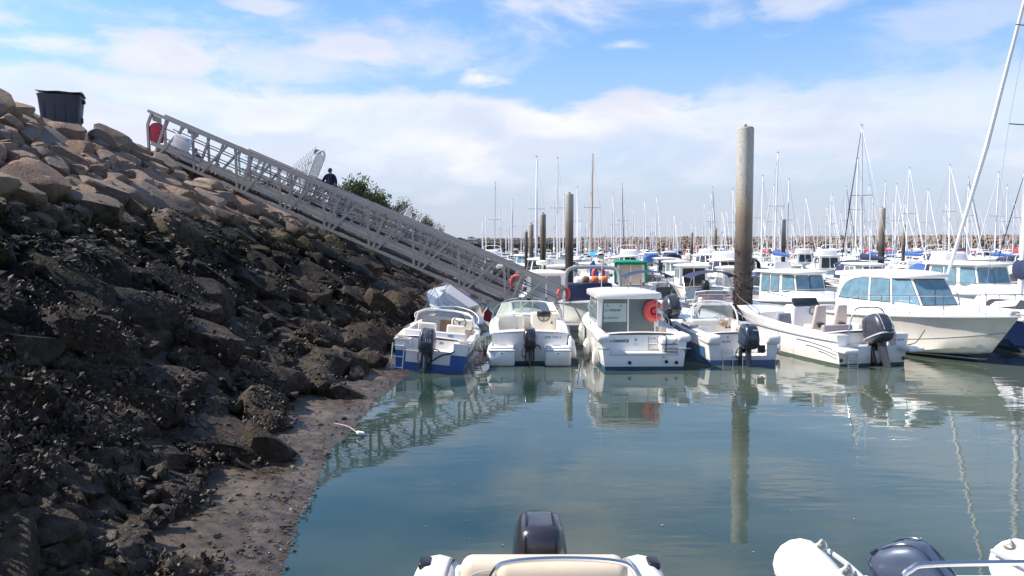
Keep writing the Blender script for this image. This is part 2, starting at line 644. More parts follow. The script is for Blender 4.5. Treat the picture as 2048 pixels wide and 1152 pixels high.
def water_material():
    m = bpy.data.materials.new('harbour_water')
    m.use_nodes = True
    nt = m.node_tree
    N, K = nt.nodes.new, nt.links.new
    b = nt.nodes['Principled BSDF']
    b.inputs['Roughness'].default_value = .0
    b.inputs['IOR'].default_value = 1.42
    geo = N('ShaderNodeNewGeometry')

    def nz(scale, detail, sx=1, sy=1, rot=0.0, dist=0.0):
        mp = N('ShaderNodeMapping')
        mp.inputs['Scale'].default_value = (sx, sy, 1)
        mp.inputs['Rotation'].default_value = (0, 0, rot)
        K(geo.outputs['Position'], mp.inputs[0])
        n = N('ShaderNodeTexNoise')
        n.inputs['Scale'].default_value = scale
        n.inputs['Detail'].default_value = detail
        n.inputs['Distortion'].default_value = dist
        K(mp.outputs[0], n.inputs[0])
        return n.outputs[0]
    # silty colour patches
    pat = nz(.16, 4, 1, 1.6)
    mx = N('ShaderNodeMix')
    mx.data_type = 'RGBA'
    mx.inputs[6].default_value = (.013, .034, .029, 1)
    mx.inputs[7].default_value = (.070, .088, .066, 1)
    mr = N('ShaderNodeMapRange')
    mr.inputs[1].default_value = .35
    mr.inputs[2].default_value = .68
    K(pat, mr.inputs[0])
    sx0 = N('ShaderNodeSeparateXYZ')
    K(geo.outputs['Position'], sx0.inputs[0])
    gr = N('ShaderNodeMapRange')          # more silt out in the fairway than by the bank
    K(sx0.outputs[0], gr.inputs[0])
    gr.inputs[1].default_value = 0
    gr.inputs[2].default_value = 6
    gr.inputs[3].default_value = -.08
    gr.inputs[4].default_value = .22
    ad0 = N('ShaderNodeMath')
    K(pat, ad0.inputs[0])
    K(gr.outputs[0], ad0.inputs[1])
    nt.links.remove(mr.inputs[0].links[0])
    K(ad0.outputs[0], mr.inputs[0])
    K(mr.outputs[0], mx.inputs[0])
    K(mx.outputs[2], b.inputs['Base Color'])
    # ripples: slow wobble + wind wavelets in patches
    wob = nz(1.1, 2, .55, 1.4, .25)
    wav = nz(3.4, 3, .45, 1.5, -.35, .4)
    ripple_patch = N('ShaderNodeMapRange')
    K(nz(.11, 3), ripple_patch.inputs[0])
    ripple_patch.inputs[1].default_value = .42
    ripple_patch.inputs[2].default_value = .62
    ripple_patch.inputs[3].default_value = .25
    ripple_patch.inputs[4].default_value = 1.0
    # sheltered by the bank on the left, more open to the right
    sx = N('ShaderNodeSeparateXYZ')
    K(geo.outputs['Position'], sx.inputs[0])
    shel = N('ShaderNodeMapRange')
    K(sx.outputs[0], shel.inputs[0])
    shel.inputs[1].default_value = 0
    shel.inputs[2].default_value = 9
    shel.inputs[3].default_value = .45
    shel.inputs[4].default_value = 1.35
    mul = N('ShaderNodeMath')
    mul.operation = 'MULTIPLY'
    K(ripple_patch.outputs[0], mul.inputs[0])
    K(shel.outputs[0], mul.inputs[1])
    b1 = N('ShaderNodeBump')
    b1.inputs['Distance'].default_value = .009
    K(shel.outputs[0], b1.inputs['Strength'])
    K(wob, b1.inputs['Height'])
    b2 = N('ShaderNodeBump')
    b2.inputs['Distance'].default_value = .0045
    K(mul.outputs[0], b2.inputs['Strength'])
    K(wav, b2.inputs['Height'])
    K(b1.outputs[0], b2.inputs['Normal'])
    K(b2.outputs[0], b.inputs['Normal'])
    return m


W = 2400
wmb = MB().poly([(-W, -200, 0), (W, -200, 0), (W, W, 0), (-W, W, 0)])
water = tag(wmb.build('water', water_material(), smooth=0), kind='structure', label='calm greenish blue harbour water with mirrored boats', cat='water')

# ------------------------------------------------------------------ bank terrain
SK = .046                        # the bank runs slightly to the left going away
SHORE = [(-5, 1.9), (7, 1.85), (11.3, 2.2), (15.4, 1.95), (18.7, 1.55), (21, 1.2), (25, .3), (28, -.1), (32, .5), (40, 1.3), (60, 1.8), (420, 2.0)]
CREST_L, CREST_Z = 11.5, 6.3


def interp(tab, x):
    if x <= tab[0][0]:
        return tab[0][1]
    for (a, b), (c, d) in zip(tab, tab[1:]):
        if x <= c:
            return b + (d - b) * (x - a) / (c - a)
    return tab[-1][1]


def bank_z(L, Y):
    ls = interp(SHORE, Y)
    d = L - ls
    if d < 0:
        z = .34 * d
    elif d < 1.6:
        z = .13 * d
    else:
        k = (CREST_Z - .208) / (CREST_L - ls - 1.6)
        z = .208 + (d - 1.6) * k
    if L > CREST_L:
        z = CREST_Z - .25 * min(1, (L - CREST_L) / .8)
    return z


def bank_pt(L, Y, dz=0.0):
    return Vector((-L - SK * Y, Y, bank_z(L, Y) + dz))


def zone_material(name, rock=True, zoff=0.0):
    m = bpy.data.materials.new(name)
    m.use_nodes = True
    nt = m.node_tree
    N, K = nt.nodes.new, nt.links.new
    b = nt.nodes['Principled BSDF']
    b.inputs['Specular IOR Level'].default_value = .22 if rock else .4
    geo = N('ShaderNodeNewGeometry')
    oi = N('ShaderNodeObjectInfo')
    sep = N('ShaderNodeSeparateXYZ')
    K(geo.outputs['Position'], sep.inputs[0])

    def math_(op, a, c, clamp=False):
        n = N('ShaderNodeMath')
        n.operation = op
        n.use_clamp = clamp
        for i, v in enumerate((a, c)):
            if isinstance(v, (int, float)):
                n.inputs[i].default_value = v
            else:
                K(v, n.inputs[i])
        return n.outputs[0]

    def nz(scale, detail, rough=.55):
        n = N('ShaderNodeTexNoise')
        n.inputs['Scale'].default_value = scale
        n.inputs['Detail'].default_value = detail
        n.inputs['Roughness'].default_value = rough
        K(geo.outputs['Position'], n.inputs[0])
        return n.outputs[0]

    def mixc(f, a, c):
        n = N('ShaderNodeMix')
        n.data_type = 'RGBA'
        if isinstance(f, (int, float)):
            n.inputs[0].default_value = f
        else:
            K(f, n.inputs[0])
        for i, v in ((6, a), (7, c)):
            if isinstance(v, tuple):
                n.inputs[i].default_value = (*v, 1)
            else:
                K(v, n.inputs[i])
        return n.outputs[2]

    def step(v, a, c):
        n = N('ShaderNodeMapRange')
        n.interpolation_type = 'SMOOTHSTEP'
        K(v, n.inputs[0])
        n.inputs[1].default_value = a
        n.inputs[2].default_value = c
        return n.outputs[0]
    n1, n2, n3 = nz(1.3, 5), nz(6.0, 8, .65), nz(24.0, 6, .6)
    zz = math_('ADD', math_('ADD', sep.outputs[2], zoff), math_('MULTIPLY', math_('SUBTRACT', n1, .5), 1.5))
    zz = math_('ADD', zz, math_('MULTIPLY', math_('SUBTRACT', n2, .5), .8))
    rn = math_('FRACT', math_('ADD', oi.outputs['Random'], geo.outputs['Random Per Island']), 0)
    if rock:
        dry = mixc(step(rn, .1, .9), (.275, .178, .128), (.205, .165, .14))
        dry = mixc(step(math_('FRACT', math_('MULTIPLY', rn, 7.3), 0), .55, .95), dry, (.32, .23, .168))
        dry = mixc(math_('MULTIPLY', step(n2, .45, .75), .55), dry, (.13, .10, .082))
        dry = mixc(math_('MULTIPLY', step(n3, .55, .8), .35), dry, (.42, .345, .275))
        lich = mixc(math_('MULTIPLY', step(n1, .55, .7), .4), dry, (.17, .16, .08))
        green = mixc(step(n2, .35, .7), (.014, .011, .006), (.062, .050, .019))
        weedc = mixc(step(n2, .4, .7), (.0048, .0033, .0022), (.021, .0148, .0092))
        mudc = mixc(step(n2, .35, .72), (.021, .0138, .0085), (.082, .056, .035))
        mudc = mixc(math_('MULTIPLY', step(n3, .5, .75), .4), mudc, (.035, .020, .013))
        c = mixc(step(zz, 1.6, 2.6), mudc, weedc)
        c = mixc(step(zz, 2.6, 3.3), c, green)
        c = mixc(step(zz, 3.2, 4.6), c, lich)
        # patch of bright green weed on one stone
        dv = N('ShaderNodeVectorMath')
        dv.operation = 'DISTANCE'
        K(geo.outputs['Position'], dv.inputs[0])
        dv.inputs[1].default_value = ALGAE
        pf = math_('MULTIPLY', step(math_('ADD', dv.outputs['Value'], math_('MULTIPLY', n2, .9)), 1.0, .55), .5)
        c = mixc(pf, c, (.07, .14, .02))
        rough = N('ShaderNodeMapRange')
        K(zz, rough.inputs[0])
        rough.inputs[1].default_value = 1.0
        rough.inputs[2].default_value = 4.4
        rough.inputs[3].default_value = .62
        rough.inputs[4].default_value = .9
        K(rough.outputs[0], b.inputs['Roughness'])
        K(c, b.inputs['Base Color'])
    else:
        c = mixc(step(n2, .3, .7), (.040, .028, .0195), (.105, .078, .055))
        c = mixc(math_('MULTIPLY', step(n3, .55, .72), .6), c, (.018, .014, .012))
        sand = mixc(math_('MULTIPLY', step(n1, .45, .6), step(zz, 1.1, .5)), c, (.145, .112, .084))
        c = mixc(step(zz, .0, .5), c, sand)
        c = mixc(step(zz, .7, 1.5), c, (.012, .0085, .006))
        c = mixc(step(zz, 4.1, 4.6), c, (.14, .11, .09))
        K(c, b.inputs['Base Color'])
        wet = N('ShaderNodeMapRange')
        K(math_('ADD', sep.outputs[2], math_('MULTIPLY', math_('SUBTRACT', n2, .5), .22)), wet.inputs[0])
        wet.inputs[1].default_value = .0
        wet.inputs[2].default_value = .20
        wet.inputs[3].default_value = .10
        wet.inputs[4].default_value = .75
        K(wet.outputs[0], b.inputs['Roughness'])
    h = math_('ADD', math_('MULTIPLY', n2, 1.0), math_('MULTIPLY', n3, .45))
    if rock:
        vo = N('ShaderNodeTexVoronoi')
        vo.inputs['Scale'].default_value = 17
        K(geo.outputs['Position'], vo.inputs['Vector'])
        lowm = math_('MULTIPLY', step(zz, 3.6, 2.6), step(n1, .5, .64))
        h = math_('ADD', h, math_('MULTIPLY', math_('MULTIPLY', vo.outputs['Distance'], lowm), -.75))
    bp = N('ShaderNodeBump')
    bp.inputs['Strength'].default_value = .8
    bp.inputs['Distance'].default_value = .08 if rock else .02
    K(h, bp.inputs['Height'])
    K(bp.outputs[0], b.inputs['Normal'])
    return m


ALGAE = tuple(bank_pt(4.3, 19.8, .5))
M['rock'] = zone_material('bank_rock', True)
M['mud'] = zone_material('wet_mud', False)


def build_bank():
    ys = []
    y = -4.0
    while y < 420:
        ys.append(y)
        y += .16 if 3 < y < 30 else (.5 if y < 60 else 4)
    Ls = []
    L = -2.5
    while L < 13:
        Ls.append(L)
        L += .14 if L < 6 else .35
    Ls += [14, 20, 60, 200]
    rows = []
    for y in ys:
        row = []
        for L in Ls:
            p = bank_pt(L, y)
            if L < 13 and y < 60:
                q = Vector((p.x, p.y, 0))
                a = .012 + .085 * min(1, max(0, (p.z - .01) * 4))
                p.z += a * noise.noise(q * .9) + .6 * a * noise.noise(q * 2.3) + .3 * a * noise.noise(q * 5)
                if p.z > .02:
                    p.z += .035 * abs(noise.noise(q * 3.7 + Vector((9, 2, 4))))
            row.append(p)
        rows.append(row)
    mb = MB().grid(rows)
    o = mb.build('embankment', M['mud'])
    tag(o, 'steep rock armoured bank with muddy foot at the left', 'embankment', kind='structure')
    return o


bank = build_bank()


def rock_proto(seed, sub, flat=True):
    r_ = random.Random(seed)
    bm = bmesh.new()
    bmesh.ops.create_icosphere(bm, subdivisions=sub, radius=1)
    cuts = []
    for k in range(r_.randint(10, 15)):
        n = Vector((r_.gauss(0, 1), r_.gauss(0, 1), r_.gauss(0, .8))).normalized()
        cuts.append((n, r_.uniform(.5, .86)))
    cuts.append((Vector((r_.uniform(-.2, .2), r_.uniform(-.2, .2), 1)).normalized(), r_.uniform(.5, .7)))
    off = Vector((r_.uniform(0, 50), r_.uniform(0, 50), r_.uniform(0, 50)))
    for v in bm.verts:
        p = v.co.copy()
        for n, d in cuts:
            e = p.dot(n) - d
            if e > 0:
                p -= n * e
        if sub > 1:
            p += v.co * (.045 * noise.noise(p * 1.6 + off) + .03 * noise.noise(p * 4.5 + off) + (.022 * noise.noise(p * 11 + off) if sub > 2 else 0))
        v.co = p
    me = bpy.data.meshes.new('rock')
    bm.to_mesh(me)
    bm.free()
    me.materials.append(M['rock'])
    me.polygons.foreach_set('use_smooth', [True] * len(me.polygons))
    me.set_sharp_from_angle(angle=R(24))
    return me


def stuff_mesh(name, items, protos, mat, parent):
    """join many transformed copies of low prototypes into one mesh"""
    V, Fs = [], []
    data = [([v.co.copy() for v in me.vertices], [tuple(p.vertices) for p in me.polygons]) for me in protos]
    for (k, mtx) in items:
        vs, fs = data[k % len(data)]
        n = len(V)
        V += [tuple(mtx @ v) for v in vs]
        Fs += [tuple(i + n for i in f) for f in fs]
    me = bpy.data.meshes.new(name)
    me.from_pydata(V, [], Fs)
    me.materials.append(mat)
    me.polygons.foreach_set('use_smooth', [True] * len(me.polygons))
    me.set_sharp_from_angle(angle=R(24))
    o = bpy.data.objects.new(name, me)
    COL.objects.link(o)
    o.parent = parent
    tag(o, kind='stuff')
    return o, V, Fs


def build_rocks():
    r_ = random.Random(21)
    hi = [rock_proto(100 + i, 3) for i in range(14)]
    mid = [rock_proto(100 + i, 2) for i in range(14)]
    lo = [rock_proto(300 + i, 1) for i in range(8)]
    items = []
    y = 4.5
    slope = math.atan(.74)
    while y < 70:
        step = .66 if y < 30 else .8
        L = interp(SHORE, y) + r_.uniform(.8, 1.4)
        while L < 12.1:
            d = L - interp(SHORE, y)
            low = d < 3.4
            keep = r_.random() < (.5 if d < 1.5 else .85 if d < 2.6 else 1.0)
            if keep:
                big = r_.random()
                rad = r_.uniform(.42, .66) + (.38 * r_.random() if big > .8 else 0) - (.12 if big < .2 else 0)
                if low:
                    rad *= r_.uniform(.6, 1.25)
                elif L < 8:
                    rad *= r_.uniform(.65, 1.0)
                if d < 5 and d > 1.6:
                    rad *= 1.12
                if L > 9.0:
                    rad *= .8
                yy, LL = y + r_.uniform(-.45, .45), L + r_.uniform(-.3, .3)
                sc = Vector((rad * r_.uniform(.95, 1.45), rad * r_.uniform(.8, 1.1), rad * r_.uniform(.62, .92)))
                p = bank_pt(LL, yy)
                p.z += (r_.uniform(-.02, .16) if not low else r_.uniform(-.14, .07)) * (rad / .6)
                rot = Matrix.Rotation(slope * r_.uniform(.3, 1.15), 4, 'Y') @ Matrix.Rotation(r_.uniform(-.35, .35), 4, 'X') @ Matrix.Rotation(r_.uniform(0, 6.28), 4, 'Z')
                mtx = Matrix.Translation(p) @ rot @ Matrix.Diagonal((*sc, 1))
                items.append((r_.randrange(14), mtx, p, rad))
            L += step * r_.uniform(.8, 1.2) * (1.08 if low else 1)
        y += step * (1.0 if y < 40 else 1.1)
    scored = []
    for i, (k, mtx, p, rad) in enumerate(items):
        q = project(p)
        s = -1
        if q and -60 < q[0] < 1000 and 100 < q[1] < 1200:
            s = rad / q[2]
        scored.append((s, i))
    scored.sort(reverse=True)
    top = {i for (s, i) in scored[:300] if s > 0}
    V, Fs = [], []
    hid = {}
    rest = []
    for i, (k, mtx, p, rad) in enumerate(items):
        if i in top:
            o = bpy.data.objects.new('rock', hi[k])
            COL.objects.link(o)
            o.parent = bank
            o.matrix_local = mtx
            if k not in hid:
                hid[k] = ([v.co.copy() for v in hi[k].vertices], [tuple(q.vertices) for q in hi[k].polygons])
            vs, fs = hid[k]
            n = len(V)
            V += [mtx @ v for v in vs]
            Fs += [tuple(j + n for j in f) for f in fs]
        else:
            rest.append((k, mtx))
    # small stones wedged in the gaps of the slope
    for i in range(2600):
        yy = 5.0 / (1 - r_.random() * (1 - 5.0 / 45))
        LL = interp(SHORE, yy) + r_.uniform(1.3, 8.5)
        if LL > 11.4:
            continue
        rad = r_.uniform(.10, .27)
        p = bank_pt(LL, yy, r_.uniform(.0, .16))
        rest.append((r_.randrange(14), Matrix.Translation(p) @ Matrix.Rotation(r_.uniform(0, 6.28), 4, 'Z') @ Matrix.Rotation(r_.uniform(-.8, .8), 4, 'X') @ Matrix.Diagonal((rad * r_.uniform(1, 1.5), rad, rad * r_.uniform(.6, .9), 1))))
    o, V2, F2 = stuff_mesh('smaller_rocks', rest, mid, M['rock'], bank)
    n = len(V)
    V += [Vector(v) for v in V2]
    Fs += [tuple(j + n for j in f) for f in F2]
    # far run of the bank
    far = []
    y = 70
    while y < 395:
        L = 2.6
        while L < 12:
            rad = r_.uniform(.55, .95)
            p = bank_pt(L + r_.uniform(-.4, .4), y + r_.uniform(-.5, .5), r_.uniform(-.1, .2))
            far.append((r_.randrange(8), Matrix.Translation(p) @ Matrix.Rotation(r_.uniform(0, 6), 4, 'Z') @ Matrix.Rotation(r_.uniform(0, 6), 4, 'X') @ Matrix.Diagonal((rad * 1.2, rad, rad * .8, 1))))
            L += 1.15
        y += 1.25
    stuff_mesh('distant_bank_rocks', far, lo, M['rock'], bank)
    return V, Fs, lo


RV, RF, LOROCK = build_rocks()


def build_growth():
    bvh = BVHTree.FromPolygons(RV, RF)
    r_ = random.Random(5)
    tv, tf = [], []
    shells, weed = MB(), MB()
    nrm0 = Vector((math.sin(R(36)), 0, math.cos(R(36))))
    done = 0
    tries = 0
    while done < 14000 and tries < 90000:
        tries += 1
        y = 5.0 / (1 - r_.random() * (1 - 5.0 / 46))
        L = r_.uniform(interp(SHORE, y) + .3, 10.2)
        base = bank_pt(L, y)
        if base.z > 4.6:
            continue
        hit = bvh.ray_cast(base + nrm0 * 2.2, -nrm0, 3.4)
        if hit[0] is None:
            continue
        p, n = hit[0], hit[1]
        if p.z > 3.9 or p.z < .12:
            continue
        cl = noise.noise(p * 1.15 + Vector((3, 8, 1))) + .5 * noise.noise(p * 2.7)
        zw = p.z + .5 * noise.noise(p * .6)
        if zw < 2.9:
            if cl < .12 - .1 * min(1, zw):
                continue
            if zw < .6 and cl < .32:
                continue
            for k in range(r_.randint(1, 3)):
                sz = (.010 + .055 * r_.random() ** 2.2) * (1 if y < 16 else 1.25)
                q = p + Vector((r_.gauss(0, .09), r_.gauss(0, .09), r_.gauss(0, .02)))
                up = (n + Vector((r_.gauss(0, .5), r_.gauss(0, .5), r_.gauss(0, .35)))).normalized()
                t = up.orthogonal().normalized()
                t = Matrix.Rotation(r_.uniform(0, 6.28), 3, up) @ t
                w = up.cross(t)
                a, b2, c, d, e = q - up * .01, q + up * sz * .8 + t * sz * .6, q + up * sz * 1.5 + w * sz * .25, q + up * sz * .8 - t * sz * .6, q + up * sz * .6 + w * sz * .4
                shells.add([a, b2, c, d, e], [(0, 1, 4), (1, 2, 4), (2, 3, 4), (3, 0, 4)])
        else:
            if cl < -.05:
                continue
            down = Vector((.8, r_.uniform(-.4, .4), -.6)).normalized()
            for k in range(2):
                ln = r_.uniform(.08, .24)
                wd = r_.uniform(.012, .03)
                q = p + Vector((r_.gauss(0, .07), r_.gauss(0, .07), .01))
                dd = (down + Vector((r_.gauss(0, .4), r_.gauss(0, .4), r_.gauss(0, .2)))).normalized()
                dd = (dd - n * (dd.dot(n) - .12)).normalized()
                w = dd.cross(n)
                if w.length < .1:
                    continue
                w.normalize()
                m1 = q + dd * ln * .5 + n * .035
                weed.add([q - w * wd, q + w * wd, m1 + w * wd, m1 - w * wd, q + dd * ln], [(0, 1, 2, 3), (3, 2, 4)])
        done += 1
    # matted crusts of mussels and weed breaking up the stones
    jag = []
    for s in range(6):
        me = rock_proto(700 + s, 1)
        for v in me.vertices:
            v.co *= r_.uniform(.78, 1.15)
        jag.append(me)
    cr_items = []
    tries = 0
    while len(cr_items) < 5200 and tries < 40000:
        tries += 1
        y = 5.0 / (1 - r_.random() * (1 - 5.0 / 50))
        L = r_.uniform(interp(SHORE, y) + .5, 9.5)
        hit = bvh.ray_cast(bank_pt(L, y) + nrm0 * 2.2, -nrm0, 3.4)
        if hit[0] is None:
            continue
        p, n = hit[0], hit[1]
        if p.z > 4.0 or p.z < .25:
            continue
        if noise.noise(p * 1.0 + Vector((13, 2, 7))) + .6 * noise.noise(p * 2.3) < .05:
            continue
        rad = .02 + .07 * r_.random() ** 2.5
        rot = n.to_track_quat('Z', 'Y').to_matrix().to_4x4() @ Matrix.Rotation(r_.uniform(0, 6.28), 4, 'Z')
        cr_items.append((r_.randrange(6), Matrix.Translation(p) @ rot @ Matrix.Diagonal((rad * r_.uniform(.8, 1.6), rad, rad * r_.uniform(.4, .8), 1))))
    cmat = pm('mussel_crust', (.024, .0155, .009), .7, var=.6, scale=2.0, bump=.8, bscale=30)
    co, _, _ = stuff_mesh('mussel_crust', cr_items, jag, cmat, bank)
    sm = bpy.data.materials.new('oyster_shell')
    sm.use_nodes = True
    nt = sm.node_tree
    b = nt.nodes['Principled BSDF']
    g = nt.nodes.new('ShaderNodeNewGeometry')
    cr = nt.nodes.new('ShaderNodeValToRGB')
    cr.color_ramp.elements[0].color = (.026, .018, .012, 1)
    cr.color_ramp.elements[1].color = (.13, .10, .078, 1)
    cr.color_ramp.elements[1].position = .97
    e = cr.color_ramp.elements.new(.72)
    e.color = (.065, .047, .034, 1)
    nt.links.new(g.outputs['Random Per Island'], cr.inputs[0])
    nt.links.new(cr.outputs[0], b.inputs['Base Color'])
    b.inputs['Roughness'].default_value = .6
    b.inputs['Specular IOR Level'].default_value = .35
    o = shells.build('oyster_shells', sm, bank, smooth=0)
    tag(o, 'clusters of dark wet oyster shells on the lower rocks', kind='stuff')
    wm = pm('bladder_wrack', (.026, .02, .011), .68, var=.5, scale=3)
    o = weed.build('seaweed', wm, bank, smooth=0)
    tag(o, 'dark brown seaweed hanging on the middle rocks', kind='stuff')
    # mud clods and pebbles on the foot of the bank
    cl = []
    for i in range(800):
        y = 5.2 / (1 - r_.random() * (1 - 5.2 / 30))
        ls = interp(SHORE, y)
        d = abs(r_.gauss(.2, .55))
        p = bank_pt(ls + d - .05, y)
        rad = r_.uniform(.008, .03) * (1 + 1.4 * (r_.random() > .93))
        cl.append((r_.randrange(8), Matrix.Translation(p + Vector((0, 0, .03))) @ Matrix.Rotation(r_.uniform(0, 6), 4, 'Z') @ Matrix.Diagonal((rad * 1.5, rad, rad * .7, 1))))
    # scraps of weed and foam drifting near the shore
    fk = MB()
    for i in range(26):
        p = at_z(r_.uniform(640, 1900), r_.uniform(770, 1120), .004)
        s = r_.uniform(.005, .016)
        a0 = r_.uniform(0, 6.28)
        fk.prism([p + Vector((s * math.cos(a0 + k * 1.256) * r_.uniform(.5, 1.3), s * math.sin(a0 + k * 1.256), 0)) for k in range(5)], (0, 0, .004))
    tag(fk.build('floating_scraps', pm('drifting_scraps', (.3, .27, .2), .7, var=.6, scale=3), bank, smooth=0), kind='stuff')
    stuff_mesh('pebbles', cl, LOROCK, M['mud'], bank)


build_growth()

# ------------------------------------------------------------------ breakwater


def breakwater_rock_material():
    m = zone_material('breakwater_rock', True, 3.2)
    return m


def build_breakwater():
    a, b = Vector((-45, 404, 0)), Vector((205, 226, 0))
    d = (b - a)
    L = d.length
    d.normalize()
    n = Vector((-d.y, d.x, 0))         # pointing away from the camera
    if n.y < 0:
        n = -n
    ztop = 6.9
    prof = [(-10, -1.0), (0, ztop - .5), (8, ztop - .5), (18, -1)]
    rows = [[a + n * q + Vector((0, 0, z)) for (q, z) in prof], [b + n * q + Vector((0, 0, z)) for (q, z) in prof]]
    o = MB().grid(rows).build('breakwater', M['mud'])
    tag(o, 'long rock breakwater closing the harbour behind the masts', 'breakwater', kind='structure')
    r_ = random.Random(77)
    it = []
    s = 0
    while s < L:
        q = 0
        while q < 1.01:
            rad = r_.uniform(.55, 1.05)
            p = a + d * (s + r_.uniform(-.6, .6)) + n * (-9.3 + 9.6 * q) + Vector((0, 0, -.4 + (ztop - .1) * q + r_.uniform(-.2, .35)))
            it.append((r_.randrange(8), Matrix.Translation(p) @ Matrix.Rotation(r_.uniform(0, 6), 4, 'Z') @ Matrix.Rotation(r_.uniform(0, 6), 4, 'X') @ Matrix.Diagonal((rad * 1.3, rad, rad * .8, 1))))
            q += .105
        s += 1.45
    so, _, _ = stuff_mesh('breakwater_rocks', it, LOROCK, breakwater_rock_material(), o)
    tag(so, 'grey and tan boulders stacked along the breakwater')
    # quay with parapet at the left end of the breakwater
    mb = MB()
    mb.box((-4, 334, 2.3), (66, 10, 5.0))
    mb.box((-4, 329.2, 5.1), (66, .5, .7))
    q = mb.build('quay', M['concrete'])
    it = []
    for k in range(1100):
        t = r_.random()
        rad = r_.uniform(.5, 1.0)
        p = Vector((-37 + 66 * r_.random(), 320.5 + 8 * t, -.3 + 4.6 * t))
        it.append((r_.randrange(8), Matrix.Translation(p) @ Matrix.Rotation(r_.uniform(0, 6), 4, 'Z') @ Matrix.Rotation(r_.uniform(0, 6), 4, 'X') @ Matrix.Diagonal((rad * 1.3, rad, rad * .8, 1))))
    stuff_mesh('quay_rocks', it, LOROCK, M['rock'], q)
    tag(q, 'low concrete quay with dark parapet at the far end', 'quay', kind='structure')


build_breakwater()

# promenade slab on top of the bank
rows = []
for y in [0] + list(range(10, 400, 10)):
    rows.append([Vector((-L - SK * y, y, CREST_Z - .2)) for L in (12.0, 13.0, 16.0, 22.0)])
pr = MB().grid(rows).build('promenade', M['concrete'])
tag(pr, 'flat concrete walkway along the top of the bank', 'walkway', kind='structure')

# ------------------------------------------------------------------ pontoons


def make_pontoon(name, x0, x1, y0, y1, label, planks=True):
    root = empty(name, ((x0 + x1) / 2, (y0 + y1) / 2, 0), label=label, cat='pontoon', group='floating pontoons')
    w, d = x1 - x0, y1 - y0
    MB().box((0, 0, .10), (w, d * .92, .30)).build('float', M['concrete'], root)
    for s in (-1, 1):
        MB().box((0, s * d * .48, .34), (w, .1, .16)).build('edge_beam', M['galv'], root)
    mb = MB()
    x = -w / 2
    step = .145
    while x < w / 2 and x < -w / 2 + 40:
        mb.box((x + step / 2, 0, .405 + rnd.uniform(-.004, .004)), (step - .012, d * .92, .03))
        x += step
    if planks:
        o = mb.build('deck_planks', M['plank'], root, smooth=0)
        tag(o, kind='stuff')
    else:
        MB().box((0, 0, .405), (w, d * .92, .03)).build('deck', M['plank'], root)
    return root


make_pontoon('floating_pontoon', -.2, 26, 25.5, 27.0, 'nearest grey plank pontoon at the foot of the big gangway')
make_pontoon('floating_pontoon', -1.0, 34, 49.2, 50.6, 'grey pontoon beyond the open water behind the near boats', False)

# ------------------------------------------------------------------ gangways


def make_gangway(top, bot, width=1.05, panels=9, H=1.40, first=False):
    """truss gangway; local x runs from top end to bottom end (horizontal), z drops along it"""
    top, bot = Vector(top), Vector(bot)
    dv = bot - top
    hl = math.hypot(dv.x, dv.y)
    rz = math.atan2(dv.y, dv.x)
    root = empty('gangway', top, (0, 0, rz))
    drop = dv.z / hl

    def P(x, side, h):
        return Vector((x, side * width / 2, x * drop + h))
    for s in (-1, 1):
        MB().bar(P(-.1, s, H), P(hl + .35, s, H), .085, .10).build('top_chord', M['galv'], root)
        MB().bar(P(0, s, 0), P(hl, s, 0), .085, .10).build('bottom_chord', M['galv'], root)
        MB().bar(P(.0, s, .32), P(hl + .1, s, .32), .06, .14).build('deck_beam', M['galv'], root)
        for h in (.68, 1.03):
            MB().tube([P(.2, s * .96, h), P(hl + .2, s * .96, h)], .019, 6).build('handrail', M['galvdark'], root)
        pl = hl / panels
        for i in range(panels):
            x = i * pl
            if i:
                MB().bar(P(x, s, 0), P(x - .04, s, H), .065, .075, (1, 0, 0)).build('upright', M['galv'], root)
            MB().bar(P(x + .12, s * .99, 0), P(x + .12 + pl * .30, s * .99, H), .062, .075, (1, 0, 0)).build('brace', M['galv'], root)
            MB().bar(P(x + .24, s * 1.01, 0), P(x + pl * .80, s * 1.01, H), .062, .075, (1, 0, 0)).build('brace', M['galv'], root)
        # kinked end frames
        e = MB()
        e.bar(P(-.1, s, -.03), P(-.13, s, .92), .08, .08, (1, 0, 0))
        e.bar(P(-.13, s, .92), P(.06, s, H + .03), .08, .08, (1, 0, 0))
        e.build('end_post', M['galv'], root)
        e = MB()
        e.bar(P(hl + .33, s, H), P(hl + .25, s, H - .32), .07, .07, (1, 0, 0))
        e.bar(P(hl + .25, s, H - .32), P(hl - .35, s, -.02), .07, .07, (1, 0, 0))
        e.build('end_post', M['galv'], root)
    MB().bar(P(0, 0, .33), P(hl, 0, .33), width - .08, .04).build('deck', M['deckgrate'], root)
    for i in range(panels + 1):
        x = i * hl / panels
        MB().bar(P(x, -1, .02), P(x, 1, .02), .06, .07).build('cross_member', M['galv'], root)
    if first:
        for (x0, x1) in ((.05, .38), (.75, 1.15)):
            for s in ((-1,) if x0 < .5 else (1,)):
                mb = MB()
                mb.prism([P(x0, s * 1.0, H - .07), P(x1, s * 1.0, H - .07), P(x1, s * 1.0, H - .27), P(x0, s * 1.0, H - .27)], (0, .02, 0))
                mb.build('corner_plate', M['galv'], root)
    return root, hl, drop


def G(root, hl, drop, x, side, h, width=1.35):
    return Vector((x, side * width / 2, x * drop + h))


TOP1 = at_depth(321, 308, 27.7)
BOT1 = at_depth(1106, 650, 26.0)
gang, GHL, GDROP = make_gangway(TOP1, BOT1, first=True)
tag(gang, 'nearest grey metal truss gangway sloping from bank top to near pontoon', 'gangway', 'gangways down the bank')

